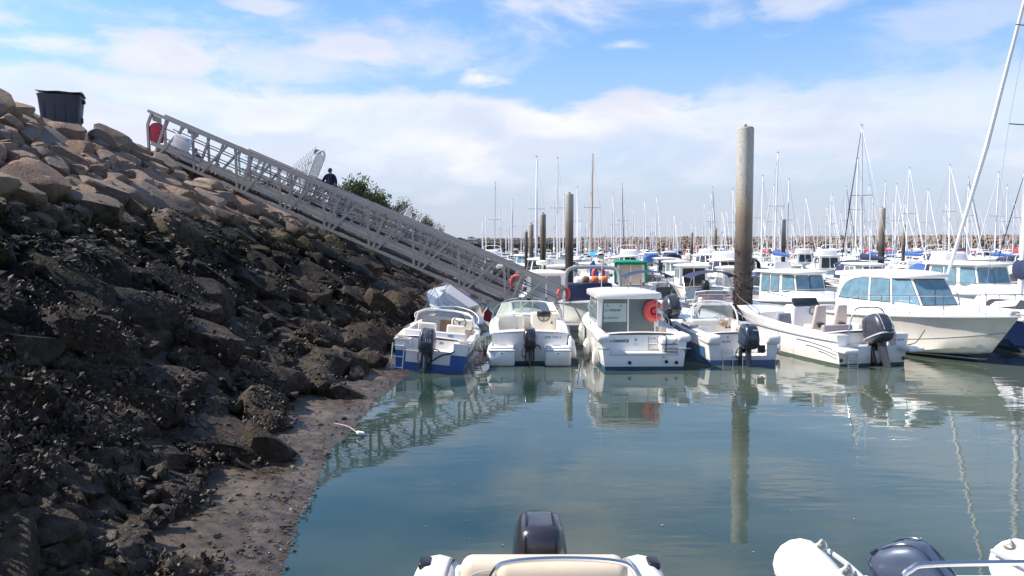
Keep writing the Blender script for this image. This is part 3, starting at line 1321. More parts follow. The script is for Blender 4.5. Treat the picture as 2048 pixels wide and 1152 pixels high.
# notice board on the near side of the gangway
sgn = empty('notice_board', (0, 0, 0), label='white notice board reading PONTON H on the near gangway railing', cat='sign')
sgn.parent = None
gm = Matrix.Translation(gang.location) @ gang.rotation_euler.to_matrix().to_4x4()
ang = math.atan(GDROP)
sgn.matrix_world = gm @ Matrix.Translation(Vector((1.17, -1.05 / 2 - .06, 1.17 * GDROP + .80))) @ Matrix.Rotation(-ang, 4, 'Y')
MB().rbox((0, 0, 0), (.68, .02, .48), .009).build('panel', M['sign'], sgn)
for (t, sz, x, z, mt, bd) in (('PONTON', .085, -.28, .105, M['inkgrey'], 0), ('H', .14, .10, .10, M['ink'], .002), ('ACCES RESERVE', .062, -.27, .015, M['inkred'], 0),
                              ('AUX USAGERS', .062, -.27, -.055, M['inkred'], 0), ('DU PORT', .062, -.16, -.125, M['inkred'], 0)):
    text_mesh('lettering', t, sz, mt, sgn, (x, -.013, z), (R(90), 0, 0), .001, bold=bd)
lb = empty('lifebuoy_housing', (0, 0, 0), label='red lifebuoy housing hung inside the top end of the near gangway', cat='lifebuoy')
lb.matrix_world = gm @ Matrix.Translation(Vector((.13, -.40, .33))) @ Matrix.Rotation(R(15), 4, 'Z')
MB().loft([[Vector((.24 * k * x, y, .36 + .36 * k * z)) for (x, z) in [(math.cos(PI * j / 12), .45 + .55 * math.sin(PI * j / 12)) for j in range(13)] + [(-.95, -.6), (-.8, -1), (.8, -1), (.95, -.6)]] for (y, k) in ((-.07, .85), (-.055, .97), (0, 1), (.055, .97), (.07, .85))]).build('case', M['red'], lb)
MB().box((0, .09, .3), (.06, .05, .5)).build('bracket', M['galv'], lb)

# concrete abutment carrying the top end
ab = empty('abutment', TOP1 + Vector((-.5, .5, 0)), (0, 0, gang.rotation_euler.z), label='grey concrete abutment block under the top of near gangway', cat='abutment')
MB().rbox((.2, 0, -.62), (1.5, 2.0, 1.05), .03).build('block', M['concrete'], ab)
MB().rbox((-.75, 0, -.03), (1.9, 2.3, .16), .02).build('top_slab', pm('dark_slab', (.06, .07, .09), .7), ab)
MB().tube(smooth_path([(.95, -1.02, -.25), (.98, -1.06, -.5), (.93, -1.04, -.8), (.96, -1.05, -1.0)]), .02, 6).build('cable', M['rubber'], ab)

GKIDS = kid_map()
gangs = [(gang, TOP1)]
for i, (Y, lab) in enumerate([(40.0, 'second gangway from the camera, with a man in navy jacket on it'), (58, 'third truss gangway, with a white gate, below the second bush'),
                              (76, 'fourth distant truss gangway along the bank'), (104, 'fifth distant truss gangway along the bank'), (140, 'farthest small truss gangway along the bank')]):
    g2 = copy_tree(gang, None, GKIDS)
    t2 = bank_pt(11.9, Y)
    t2.z = TOP1.z - (-.3 if i < 1 else .3)
    g2.location = t2
    tag(g2, lab, 'gangway', 'gangways down the bank')
    gangs.append((g2, t2))


def make_gate(root_g, x, label, mirror=1):
    """security gate set square to the sloping deck, with spiked side guards"""
    gmx = Matrix.Translation(root_g.location) @ root_g.rotation_euler.to_matrix().to_4x4()
    ro = empty('security_gate', label=label, cat='gate', group='gates on the gangways')
    ro.matrix_world = gmx @ Matrix.Translation(Vector((x, 0, x * GDROP + .33))) @ Matrix.Rotation(-ang, 4, 'Y')
    wd, ht = 1.2, 2.05
    fr = [(0, -wd / 2, 0), (0, -wd / 2, ht)] + [(0, -wd / 2 * math.cos(a), ht + .38 * math.sin(a)) for a in [PI * k / 10 for k in range(1, 10)]] + [(0, wd / 2, ht), (0, wd / 2, 0)]
    MB().tube(fr, .05, 6).build('arch_frame', M['whitemetal'], ro)
    for k in range(7):
        yy = -wd / 2 + .12 + k * (wd - .24) / 6
        MB().box((0, yy, (ht + .2) / 2), (.05, .1, ht + .2)).build('slat', M['whitemetal'], ro)
    MB().box((.03, 0, 1.05), (.06, wd - .1, .14)).build('lock_rail', M['whitemetal'], ro)
    for s in (-1, 1):
        for k in range(11):
            a = R(-42 + 14.5 * k)
            c = Vector((0, s * (wd / 2 + .02), .75))
            dr = Vector((0, s * math.cos(a), math.sin(a)))
            MB().tube([c + dr * .28, c + dr * 1.25], .016, 5).build('spike', M['whitemetal'], ro)
        mb = MB()
        mb.prism([Vector((.0, s * (wd / 2 + .02), .75)) + Vector((0, s * math.cos(a) * .3, math.sin(a) * .3)) for a in [R(-60 + 15 * k) for k in range(12)]], (.02, 0, 0))
        mb.build('fan_plate', M['whitemetal'], ro)
        # comb of upright spikes on the railing before the gate
        for k in range(8):
            b = Vector((-.16 - k * .1, s * wd / 2, .25))
            MB().tube([b, b + Vector((0, 0, 2.3 - k * .17))], .014, 5).build('spike', M['galv'], ro)
        MB().tube([Vector((-.05, s * wd / 2, 2.2)), Vector((-.95, s * wd / 2, .75)), Vector((-1.0, s * wd / 2, .1))], .022, 6).build('guard_rail', M['whitemetal'], ro)
    return ro


make_gate(gangs[1][0], 3.15, 'tall white arched security gate with spikes just left of navy jacketed man')
make_gate(gangs[2][0], 6.2, 'white barred security gate on the third gangway below second bush')
make_gate(gangs[3][0], 5.6, 'small far white gate on the fourth gangway')
make_gate(gangs[4][0], 6.0, 'tiny far white gate on the fifth gangway')

# ------------------------------------------------------------------ piles


def pile_material():
    m = bpy.data.materials.new('mooring_pile')
    m.use_nodes = True
    nt = m.node_tree
    N, K = nt.nodes.new, nt.links.new
    b = nt.nodes['Principled BSDF']
    geo = N('ShaderNodeNewGeometry')
    sep = N('ShaderNodeSeparateXYZ')
    K(geo.outputs['Position'], sep.inputs[0])
    mp = N('ShaderNodeMapping')
    mp.inputs['Scale'].default_value = (1, 1, .18)
    K(geo.outputs['Position'], mp.inputs[0])
    n1 = N('ShaderNodeTexNoise')
    n1.inputs['Scale'].default_value = 4
    n1.inputs['Detail'].default_value = 8
    K(mp.outputs[0], n1.inputs[0])
    n2 = N('ShaderNodeTexNoise')
    n2.inputs['Scale'].default_value = 22
    n2.inputs['Detail'].default_value = 6
    K(geo.outputs['Position'], n2.inputs[0])
    ad = N('ShaderNodeMath')
    ad.operation = 'MULTIPLY_ADD'
    K(n1.outputs[0], ad.inputs[0])
    ad.inputs[1].default_value = 1.0
    K(sep.outputs[2], ad.inputs[2])
    cr = N('ShaderNodeValToRGB')
    mr = N('ShaderNodeMapRange')
    mr.inputs[1].default_value = 0
    mr.inputs[2].default_value = 8
    K(ad.outputs[0], mr.inputs[0])
    K(mr.outputs[0], cr.inputs[0])
    els = cr.color_ramp.elements
    els[0].color = (.040, .028, .021, 1)
    els[0].position = .1
    els[1].color = (.44, .415, .37, 1)
    els[1].position = .78
    for (p, c) in ((.42, (.055, .040, .030, 1)), (.455, (.12, .09, .065, 1)), (.56, (.20, .155, .11, 1)), (.60, (.29, .24, .18, 1)), (.68, (.36, .33, .28, 1))):
        e = els.new(p)
        e.color = c
    mx = N('ShaderNodeMix')
    mx.data_type = 'RGBA'
    mx.blend_type = 'MULTIPLY'
    mx.inputs[0].default_value = .7
    K(cr.outputs[0], mx.inputs[6])
    mr2 = N('ShaderNodeMapRange')
    mr2.inputs[1].default_value = .3
    mr2.inputs[2].default_value = .7
    mr2.inputs[3].default_value = .55
    mr2.inputs[4].default_value = 1.25
    K(n2.outputs[0], mr2.inputs[0])
    K(mr2.outputs[0], mx.inputs[7])
    # rust runs near the top
    n3 = N('ShaderNodeTexNoise')
    n3.inputs['Scale'].default_value = 9
    K(mp.outputs[0], n3.inputs[0])
    mr3 = N('ShaderNodeMapRange')
    mr3.inputs[1].default_value = .66
    mr3.inputs[2].default_value = .72
    mr3.inputs[4].default_value = .6
    K(n3.outputs[0], mr3.inputs[0])
    m3 = N('ShaderNodeMix')
    m3.data_type = 'RGBA'
    K(mr3.outputs[0], m3.inputs[0])
    K(mx.outputs[2], m3.inputs[6])
    m3.inputs[7].default_value = (.2, .09, .035, 1)
    K(m3.outputs[2], b.inputs['Base Color'])
    b.inputs['Roughness'].default_value = .55
    bp = N('ShaderNodeBump')
    bp.inputs['Distance'].default_value = .015
    bp.inputs['Strength'].default_value = .5
    K(n2.outputs[0], bp.inputs['Height'])
    K(bp.outputs[0], b.inputs['Normal'])
    return m


M['pile'] = pile_material()
M['shell'] = bpy.data.materials['oyster_shell']


def make_pile(px, ytop, D, rad, label, crust=0, lean=0.0):
    p = at_depth(px, ytop, D)
    root = empty('mooring_pile', (p.x, D, 0), (0, lean, 0), label=label, cat='pile', group='mooring piles')
    h = p.z
    rings = []
    for k in range(15):
        z = -1 + (h + 1) * k / 14
        rings.append([Vector((rad * math.cos(a), rad * math.sin(a), z)) for a in [2 * PI * j / 28 for j in range(28)]])
    MB().loft(rings).build('shaft', M['pile'], root, smooth=40)
    MB().lathe([(rad * .96, h), (rad * .9, h + .05), (.01, h + .07)], 24).build('cap', M['concrete'], root)
    MB().lathe([(.035, h + .05), (.05, h + .1), (.045, h + .14), (.01, h + .16)], 8).build('cap_knob', M['wood'], root)
    if crust:
        r_ = random.Random(int(px))
        mb = MB()
        for i in range(crust):
            a = r_.uniform(0, 6.28)
            z = min(abs(r_.gauss(0, 1.0)), 2.9)
            n = Vector((math.cos(a), math.sin(a), 0))
            q = n * rad + Vector((0, 0, z))
            up = (n + Vector((r_.gauss(0, .4), r_.gauss(0, .4), r_.gauss(0, .6)))).normalized()
            t = Matrix.Rotation(r_.uniform(0, 6.28), 3, up) @ up.orthogonal().normalized()
            w = up.cross(t)
            s = r_.uniform(.02, .05)
            mb.add([q - up * .01, q + up * s * .7 + t * s * .6, q + up * s * 1.3 + w * s * .25, q + up * s * .7 - t * s * .6, q + up * s * .6 + w * s * .4], [(0, 1, 4), (1, 2, 4), (2, 3, 4), (3, 0, 4)])
        o = mb.build('barnacle_crust', M['shell'], root, smooth=0)
        tag(o, kind='stuff')
    return root


big_pile = make_pile(1491, 258, 25.3, .275, 'tall thick concrete mooring pile behind the blue outboard boat', 2600)
make_pile(1139, 390, 37.5, .20, 'second tall grey mooring pile rising behind the grey bimini hoop', 500)
make_pile(1086, 430, 43, .165, 'mooring pile standing beside the white mast left of centre')
make_pile(1063, 450, 55, .15, 'slim mooring pile, taller of the two left of the white mast')
make_pile(1052.5, 464, 66, .14, 'shortest mooring pile, leftmost of the row left of centre')
make_pile(1765, 418, 52, .205, 'grey mooring pile right of centre, left of the cruiser with arched side window')
make_pile(1568, 441, 70, .185, 'mooring pile just right of the thick concrete pile')
make_pile(1431, 458, 80, .17, 'mooring pile just left of the thick concrete pile')
make_pile(1384, 466, 110, .2, 'distant mooring pile among masts left of the thick pile')
make_pile(1808, 450, 95, .2, 'distant mooring pile right of the tallest blue furled mast')

# ------------------------------------------------------------------ lamps on the bank


def make_lamp(px, ytop, L, label):
    a = (px - 1024) / F
    Y = L / (-a - SK)
    p = at_depth(px, ytop, Y)
    zb = CREST_Z - .2
    root = empty('lamp_post', (p.x, Y, zb), label=label, cat='lamp', group='floodlight posts along the bank')
    h = p.z - zb
    k = Y / 62
    MB().tube([(0, 0, 0), (0, 0, h - .3)], [.07, .05], 8).build('pole', M['galv'], root)
    fl = MB()
    fl.rbox((.05, 0, h - .1), (.5, .35, .42), .04, Matrix.Rotation(R(12), 3, 'Y'))
    fl.build('floodlight', M['galvdark'], root)
    MB().box((.02, -.2, h - .1), (.3, .02, .28)).build('lens', M['glassgreen'], root)
    MB().tube([(0, 0, h - .95), (-.35, 0, h - .95)], .03, 6).build('arm', M['galv'], root)
    MB().lathe([(.05, .08), (.2, .04), (.24, 0), (.16, -.07), (.02, -.1)], 12, (-.55, 0, h - .95)).build('lamp_head', M['galv'], root)
    return root


make_lamp(634, 302, 13.2, 'nearest floodlight post above the white arched gate')
make_lamp(779, 390, 13.2, 'second floodlight post above the second bush')
make_lamp(852, 432, 13.4, 'third small floodlight post along the bank top')
make_lamp(888, 452, 13.6, 'fourth tiny floodlight post far along the bank top')
make_lamp(962, 462, 20, 'farthest tiny lamp post near the parked cars')

# ------------------------------------------------------------------ bushes
LEAF = pm('olive_leaves', (.075, .10, .042), .6, var=.45, scale=1.2)


def make_bush(px, ybase, L, w, h, d, label, seed, n=5200):
    a = (px - 1024) / F
    Y = L / (-a - SK)
    r_ = random.Random(seed)
    root = empty('bush', (a * Y, Y, CREST_Z - .2), label=label, cat='bush', group='bushes on the bank')
    st = MB()
    for k in range(9):
        b = Vector((r_.uniform(-.3, .3) * w * .5, r_.uniform(-.3, .3) * d * .5, 0))
        tp = b + Vector((r_.uniform(-.4, .4) * w * .6, r_.uniform(-.4, .4) * d * .6, h * r_.uniform(.5, .8)))
        st.tube(arc_pts(b, (b + tp) / 2 + Vector((0, 0, .3)), tp, 5), [.07, .06, .05, .04, .03, .02], 5)
    st.build('stems', M['wood'], root)
    mb = MB()
    cl = []
    for k in range(26):
        an = r_.uniform(0, 6.28)
        rr = math.sqrt(r_.random())
        x, y = rr * math.cos(an) * w / 2 * .85, rr * math.sin(an) * d / 2 * .85
        top = h * (1 - .55 * (rr ** 2)) * r_.uniform(.8, 1.08)
        z = top * r_.uniform(.35, .88)
        cl.append((Vector((x, y, z)), r_.uniform(.28, .5) * min(w, h) * .5))
    for i in range(n):
        c, s = cl[i % len(cl)]
        dr = Vector((r_.gauss(0, 1), r_.gauss(0, 1), r_.gauss(0, .9)))
        dr.normalize()
        p = c + dr * s * (r_.random() ** .4)
        if r_.random() < .12:
            p = c + Vector((dr.x, dr.y, abs(dr.z) + .5)) * s * r_.uniform(1, 1.35)
        if p.z < .05:
            continue
        ln, wd = r_.uniform(.10, .22) * h / 2.6, r_.uniform(.03, .055) * h / 2.6
        ax = (dr + Vector((0, 0, .9)) + Vector((r_.gauss(0, .4), r_.gauss(0, .4), r_.gauss(0, .4)))).normalized()
        w2 = ax.orthogonal().normalized()
        w2 = Matrix.Rotation(r_.uniform(0, 6.28), 3, ax) @ w2
        mb.add([p, p + ax * ln * .5 + w2 * wd, p + ax * ln, p + ax * ln * .5 - w2 * wd], [(0, 1, 2, 3)])
    o = mb.build('foliage', LEAF, root, smooth=0)
    tag(o, kind='stuff')
    return root


make_bush(722, 415, 13.0, 6.0, 4.6, 4.6, 'large olive green bush behind the man in navy jacket', 3, 11000)
make_bush(757, 415, 13.2, 4.2, 3.2, 3.0, 'smaller bush at the right end of the large olive bush', 8, 5000)
make_bush(800, 440, 13.2, 5.4, 4.2, 4, 'second rounded dark bush behind the white barred gate', 4, 7000)
make_bush(842, 450, 13.2, 6.5, 4.3, 5, 'third dark bush right of the white barred gate', 5, 6000)
make_bush(866, 460, 13.4, 7, 3.9, 5, 'small far bush at the right end of the bushes', 6, 2500)

# ------------------------------------------------------------------ wheeled bin


def make_bin():
    p = at_depth(124, 246, 22.4)
    root = empty('wheeled_bin', (p.x, p.y, CREST_Z + .14), (0, 0, R(20)), label='dark blue grey four wheeled rubbish bin on top of the bank', cat='rubbish bin')
    root.scale = (.86, .86, .82)
    w, d, h = 1.25, .95, 1.05
    rings = []
    for (z, kx, ky) in ((.17, .86, .82), (.35, .9, .86), (.7, .95, .92), (h, 1, 1), (h + .04, 1.03, 1.04), (h + .08, 1.03, 1.04)):
        rg = []
        for (sx, sy, a0) in ((1, 1, 0), (-1, 1, 90), (-1, -1, 180), (1, -1, 270)):
            for i in range(4):
                a = R(a0 + 30 * i)
                rg.append(Vector((sx * (w / 2 * kx - .08) + .08 * math.cos(a), sy * (d / 2 * ky - .08) + .08 * math.sin(a), z)))
        rings.append(rg)
    MB().loft(rings).build('body', M['bin'], root)
    for s in (-1, 1):
        for q in (-1, 1):
            MB().lathe([(.09, -.03), (.1, -.02), (.1, .02), (.09, .03)], 14, (s * .42, q * .3, .1), 'X').build('wheel', M['rubber'], root)
    rows = []
    for i in range(7):
        t = i / 6
        rows.append([Vector((x * 1.06, -d / 2 - .02 + t * (d + .04), h + .09 + .13 * math.sin(PI * (.25 + .6 * t)) + .012 * math.cos(x * 9))) for x in [-w / 2 + k * w / 8 for k in range(9)]])
    lid = MB().grid(rows).build('lid', M['bin'], root)
    lid.modifiers.new('s', 'SOLIDIFY').thickness = .03
    for s in (-.36, .36):
        MB().rbox((s, d / 2 + .03, h + .14), (.16, .16, .12), .03).build('hinge', M['bin'], root)
    MB().rbox((w / 2 + .03, .1, h - .06), (.1, .12, .14), .03).build('lifting_lug', M['bin'], root)
    MB().rbox((w / 2 + .02, -.28, .28), (.08, .1, .2), .03).build('brake_pedal', M['bin'], root)
    for k in range(4):
        MB().box((-.45 + k * .3, -d / 2 * .93 - .005, .62), (.04, .03, .7)).build('rib', M['bin'], root)


make_bin()

# ------------------------------------------------------------------ people


def make_person(label, loc, rz, h, top, trs, pose, hairm, bulk=1.12):
    root = empty('person', loc, (0, 0, rz), label=label, cat='person')
    k = h / 1.75
    # joints: name -> (pos, radius x, radius y); figure faces +y
    J = dict(pelvis=((0, 0, .95), .155, .12), waist=((0, 0, 1.1), .15, .11), chest=((0, .0, 1.3), .175, .125), neckb=((0, -.01, 1.46), .09, .08), neck=((0, 0, 1.53), .055, .055),
             head=((0, .015, 1.63), .078, .09), crown=((0, .01, 1.71), .06, .075))
    for s, q in ((-1, 'l'), (1, 'r')):
        J['hip' + q] = ((s * .09, 0, .88), .095, .095)
        J['knee' + q] = ((s * .10, .02, .49), .065, .065)
        J['ankle' + q] = ((s * .11, -.02, .09), .043, .045)
        J['toe' + q] = ((s * .13, .13, .04), .045, .035)
        J['sho' + q] = ((s * .19, 0, 1.41), .068, .068)
        J['elb' + q] = ((s * .25, -.03, 1.13), .05, .05)
        J['wri' + q] = ((s * .24, .06, .89), .035, .035)
        J['hand' + q] = ((s * .235, .09, .80), .038, .026)
    for n in ('waist', 'chest', 'pelvis', 'shol', 'shor', 'elbl', 'elbr', 'kneel', 'kneer', 'hipl', 'hipr'):
        J[n] = (J[n][0], J[n][1] * bulk, J[n][2] * bulk)
    for n, p in pose.items():
        J[n] = (p, J[n][1], J[n][2])
    names = list(J)
    E = [('pelvis', 'waist'), ('waist', 'chest'), ('chest', 'neckb'), ('neckb', 'neck'), ('neck', 'head'), ('head', 'crown')]
    for q in 'lr':
        E += [('pelvis', 'hip' + q), ('hip' + q, 'knee' + q), ('knee' + q, 'ankle' + q), ('ankle' + q, 'toe' + q), ('neckb', 'sho' + q), ('sho' + q, 'elb' + q), ('elb' + q, 'wri' + q), ('wri' + q, 'hand' + q)]
    me = bpy.data.meshes.new('tmp')
    me.from_pydata([Vector(J[n][0]) * k for n in names], [(names.index(a), names.index(b)) for a, b in E], [])
    o = bpy.data.objects.new('tmp_person', me)
    COL.objects.link(o)
    md = o.modifiers.new('skin', 'SKIN')
    for i, n in enumerate(names):
        sv = me.skin_vertices[0].data[i]
        sv.radius = (J[n][1] * k, J[n][2] * k)
        sv.use_root = n == 'pelvis'
    o.modifiers.new('sub', 'SUBSURF').levels = 2
    dg = bpy.context.evaluated_depsgraph_get()
    m2 = bpy.data.meshes.new_from_object(o.evaluated_get(dg))
    bpy.data.objects.remove(o)
    m2.name = 'body'
    m2.materials.clear()
    for mt in (top, trs, M['skin'], M['black']):
        m2.materials.append(mt)
    wl = Vector(J['wril'][0]) * k
    wr = Vector(J['wrir'][0]) * k
    for p in m2.polygons:
        c = p.center
        i = 0
        if c.z < .075 * k:
            i = 3
        elif c.z < .97 * k and abs(c.x) < .21 * k and min((c - wl).length, (c - wr).length) > .13 * k:
            i = 1
        if c.z > 1.50 * k:
            i = 2
        if min((c - Vector(J['handl'][0]) * k).length, (c - Vector(J['handr'][0]) * k).length) < .075 * k:
            i = 2
        p.material_index = i
        p.use_smooth = True
    b = bpy.data.objects.new('body', m2)
    COL.objects.link(b)
    b.parent = root
    # hair cap
    hp = Vector(J['head'][0]) * k
    hb = MB()
    rings = []
    for i in range(7):
        t = i / 6 * PI * .62
        rings.append([hp + Vector((.098 * k * math.sin(t + .02) * math.cos(a), -.012 * k + .112 * k * math.sin(t + .02) * math.sin(a) - .02 * k * i / 6, .02 * k + .125 * k * math.cos(t) - (.03 * k * i / 6 if math.sin(a) < 0 else -.03 * k * i / 6))) for a in [2 * PI * j / 14 for j in range(14)]])
    hb.loft(rings).build('hair', hairm, root)
    fc = MB()
    fc.lathe([(.016 * k, 0), (.014 * k, .02 * k), (.006 * k, .035 * k)], 6, hp + Vector((0, .085 * k, -.03 * k)), 'Y')
    fc.build('nose', M['skin'], root)
    for s in (-1, 1):
        MB().lathe([(.012 * k, 0), (.028 * k, .006 * k), (.012 * k, .016 * k)], 8, hp + Vector((s * .082 * k, -.005, -.01 * k)), 'X').build('ear', M['skin'], root)
        MB().lathe([(.004 * k, 0), (.012 * k, .004 * k), (.004 * k, .008 * k)], 8, hp + Vector((s * .03 * k, .09 * k, .005 * k)), 'Y').build('eye', M['black'], root)
        # fingers
        hd = Vector(J['hand' + ('l' if s < 0 else 'r')][0]) * k
        wd_ = Vector(J['wri' + ('l' if s < 0 else 'r')][0]) * k
        dr = (hd - wd_).normalized()
        sd_ = dr.cross(Vector((1, 0, 0)))
        if sd_.length < .1:
            sd_ = dr.cross(Vector((0, 1, 0)))
        sd_.normalize()
        for f in range(5):
            o0 = hd + sd_ * (f - 1.5) * .019 * k + dr * .01
            if f == 4:
                o0 = hd - sd_ * .04 * k - dr * .02
            ln = (.06, .07, .065, .05, .045)[f] * k
            MB().tube([o0, o0 + dr * ln * .55, o0 + dr * ln + Vector((-s * .012, .01, 0)) * k], [.0095 * k, .0085 * k, .007 * k], 5).build('finger', M['skin'], root)
    return root


gp = Matrix.Translation(gangs[1][0].location) @ gangs[1][0].rotation_euler.to_matrix().to_4x4()
x_p = 4.55
pp = gp @ Vector((x_p, -.15, x_p * GDROP + .34))
make_person('person seen from behind in navy jacket and beige trousers on second gangway', pp, R(-12), 1.92, M['jacket'], M['chino'],
            dict(elbl=(-.36, -.06, 1.17), wril=(-.22, .10, 1.02), handl=(-.13, .16, 1.0), elbr=(.30, -.02, 1.14), wrir=(.25, .06, .9), kneel=(-.1, .1, .5), anklel=(-.11, -.02, .1), ankler=(.12, -.2, .1), toer=(.13, -.05, .04)), M['hair'], 1.4)


def on_top(px, L):
    a = (px - 1024) / F
    Y = L / (-a - SK)
    return Vector((a * Y, Y, CREST_Z - .2))


make_person('person in dark top with hand on hip behind upper gangway railing', on_top(396, 14.0), R(170), 1.8, M['darkshirt'], M['greytrs'], dict(elbr=(.40, -.08, 1.16), wrir=(.22, .05, 1.0), handr=(.16, .06, .99)), M['hair'])
make_person('person in pale rosy top just right of the hand on hip person', on_top(405, 14.6), R(150), 1.68, M['seat'], M['greytrs'], {}, M['hair'])
make_person('person in black jacket turned away behind the middle of upper gangway', on_top(438, 14.2), R(-40), 1.72, M['darkshirt'], M['greytrs'], dict(elbl=(-.33, .02, 1.15), wril=(-.2, .16, 1.06), handl=(-.1, .2, 1.06)), M['hair'])
make_person('person in pale shirt and grey trousers standing on bank top, left of the arched gate', on_top(579, 12.3), R(60), 1.78, M['shirtw'], M['greytrs'], {}, M['hair'])
make_person('shorter person in dark rosy top left of the pale shirted person', on_top(561, 12.6), R(120), 1.55, M['cushiongrey'], M['darkshirt'], {}, M['hair'])

# ------------------------------------------------------------------ distant parked cars


def make_car(loc, rz, paint, label, van=False):
    root = empty('parked_car', loc, (0, 0, rz), label=label, cat='car', group='cars parked at the far quay')
    if van:
        prof = [(-2.2, .35), (-2.2, 1.1), (-2.05, 1.85), (.7, 1.9), (1.35, 1.15), (2.1, .95), (2.2, .4)]
    else:
        prof = [(-2.0, .35), (-2.05, .9), (-1.6, 1.0), (-1.05, 1.42), (.45, 1.45), (1.15, .98), (1.95, .82), (2.05, .4)]
    MB().prism([(x, -.82, z) for (x, z) in prof], (0, 1.64, 0)).build('body', paint, root)
    for s in (-1, 1):
        z0, z1 = (1.15, 1.7) if van else (1.0, 1.36)
        MB().prism([(-.9, s * .825, z0), (.95, s * .825, z0), (.45, s * .825, z1), (-.8, s * .825, z1)], (0, s * .01, 0)).build('window', M['glass'], root)
        for x in (-1.25, 1.3):
            MB().lathe([(.2, -.09), (.31, -.08), (.31, .08), (.2, .09)], 14, (x, s * .76, .31), 'Y').build('wheel', M['rubber'], root)
        MB().box((2.05, s * .55, .68), (.08, .3, .14)).build('headlight', M['white'], root)
    return root


make_car((-17.5, 332, 4.8), R(8), M['white'], 'white parked van on the far quay at left', True)
make_car((-22.3, 332, 4.8), R(5), M['black'], 'dark parked car left of the white van on far quay')

# ------------------------------------------------------------------ boat building kit


class Hull:
    def __init__(s, L, B, fs, fb, draft=.3, tr=.86, rake=.16, full=2.3, flare=.55, pz=.08, n=18, zc0=-.02, sheer_pow=1.8, nar=.75):
        s.L, s.B, s.fs, s.fb, s.n = L, B, fs, fb, n
        s.tr, s.full, s.sp, s.nar = tr, full, sheer_pow, nar
        s.st = []
        for i in range(n + 1):
            t = i / n
            b = s.hb(t)
            zs = s.hz(t)
            zk = -draft + (draft + .12) * max(0, (t - .5) / .5) ** 2.2
            zc = zc0 + (zs * .5) * max(0, (t - .45) / .55) ** 1.6
            zc = max(zc, zk + .01)
            bc = b * (.90 - .28 * t * t)
            zp = pz + .04 * t * t

            def side(z):
                v = max(0, (z - zc) / (zs - zc))
                return (bc + (b - bc) * v ** (1 + flare * t * 2), z)
            if zc < zp - .005:
                pts = [(0, zk), (bc, zc)] + [side(zp + (zs - zp) * k / 4) for k in range(5)]
            else:
                f = min(1, max(0, (zp - zk) / max(.001, zc - zk)))
                pts = [(0, zk), (bc * f * .5, zk + (zc - zk) * f * .5), (bc * f, zk + (zc - zk) * f)] + [side(zc + (zs - zc) * k / 3) for k in range(4)]
            row = []
            for (x, z) in pts:
                v = min(1, max(0, (z - zk) / (zs - zk)))
                y = t * L - rake * L * (1 - v) * t ** 3
                row.append(Vector((x, y, z)))
            s.st.append(row)

    def hb(s, t):
        t = min(1, max(0, t))
        if t < .42:
            w = s.tr + (1 - s.tr) * math.sin(t / .42 * PI / 2)
        else:
            w = max(0, 1 - ((t - .42) / .58) ** s.full) ** s.nar
        return w * s.B / 2

    def hz(s, t):
        return s.fs + (s.fb - s.fs) * max(0, min(1, t)) ** s.sp

    def sheer(s, y, side=1, inset=0.0, dz=0.0):
        t = y / s.L
        return Vector((side * max(0, s.hb(t) - inset), y, s.hz(t) + dz))


def mirror_rows(rows):
    return [[Vector((-p.x, p.y, p.z)) for p in r_] for r_ in rows]


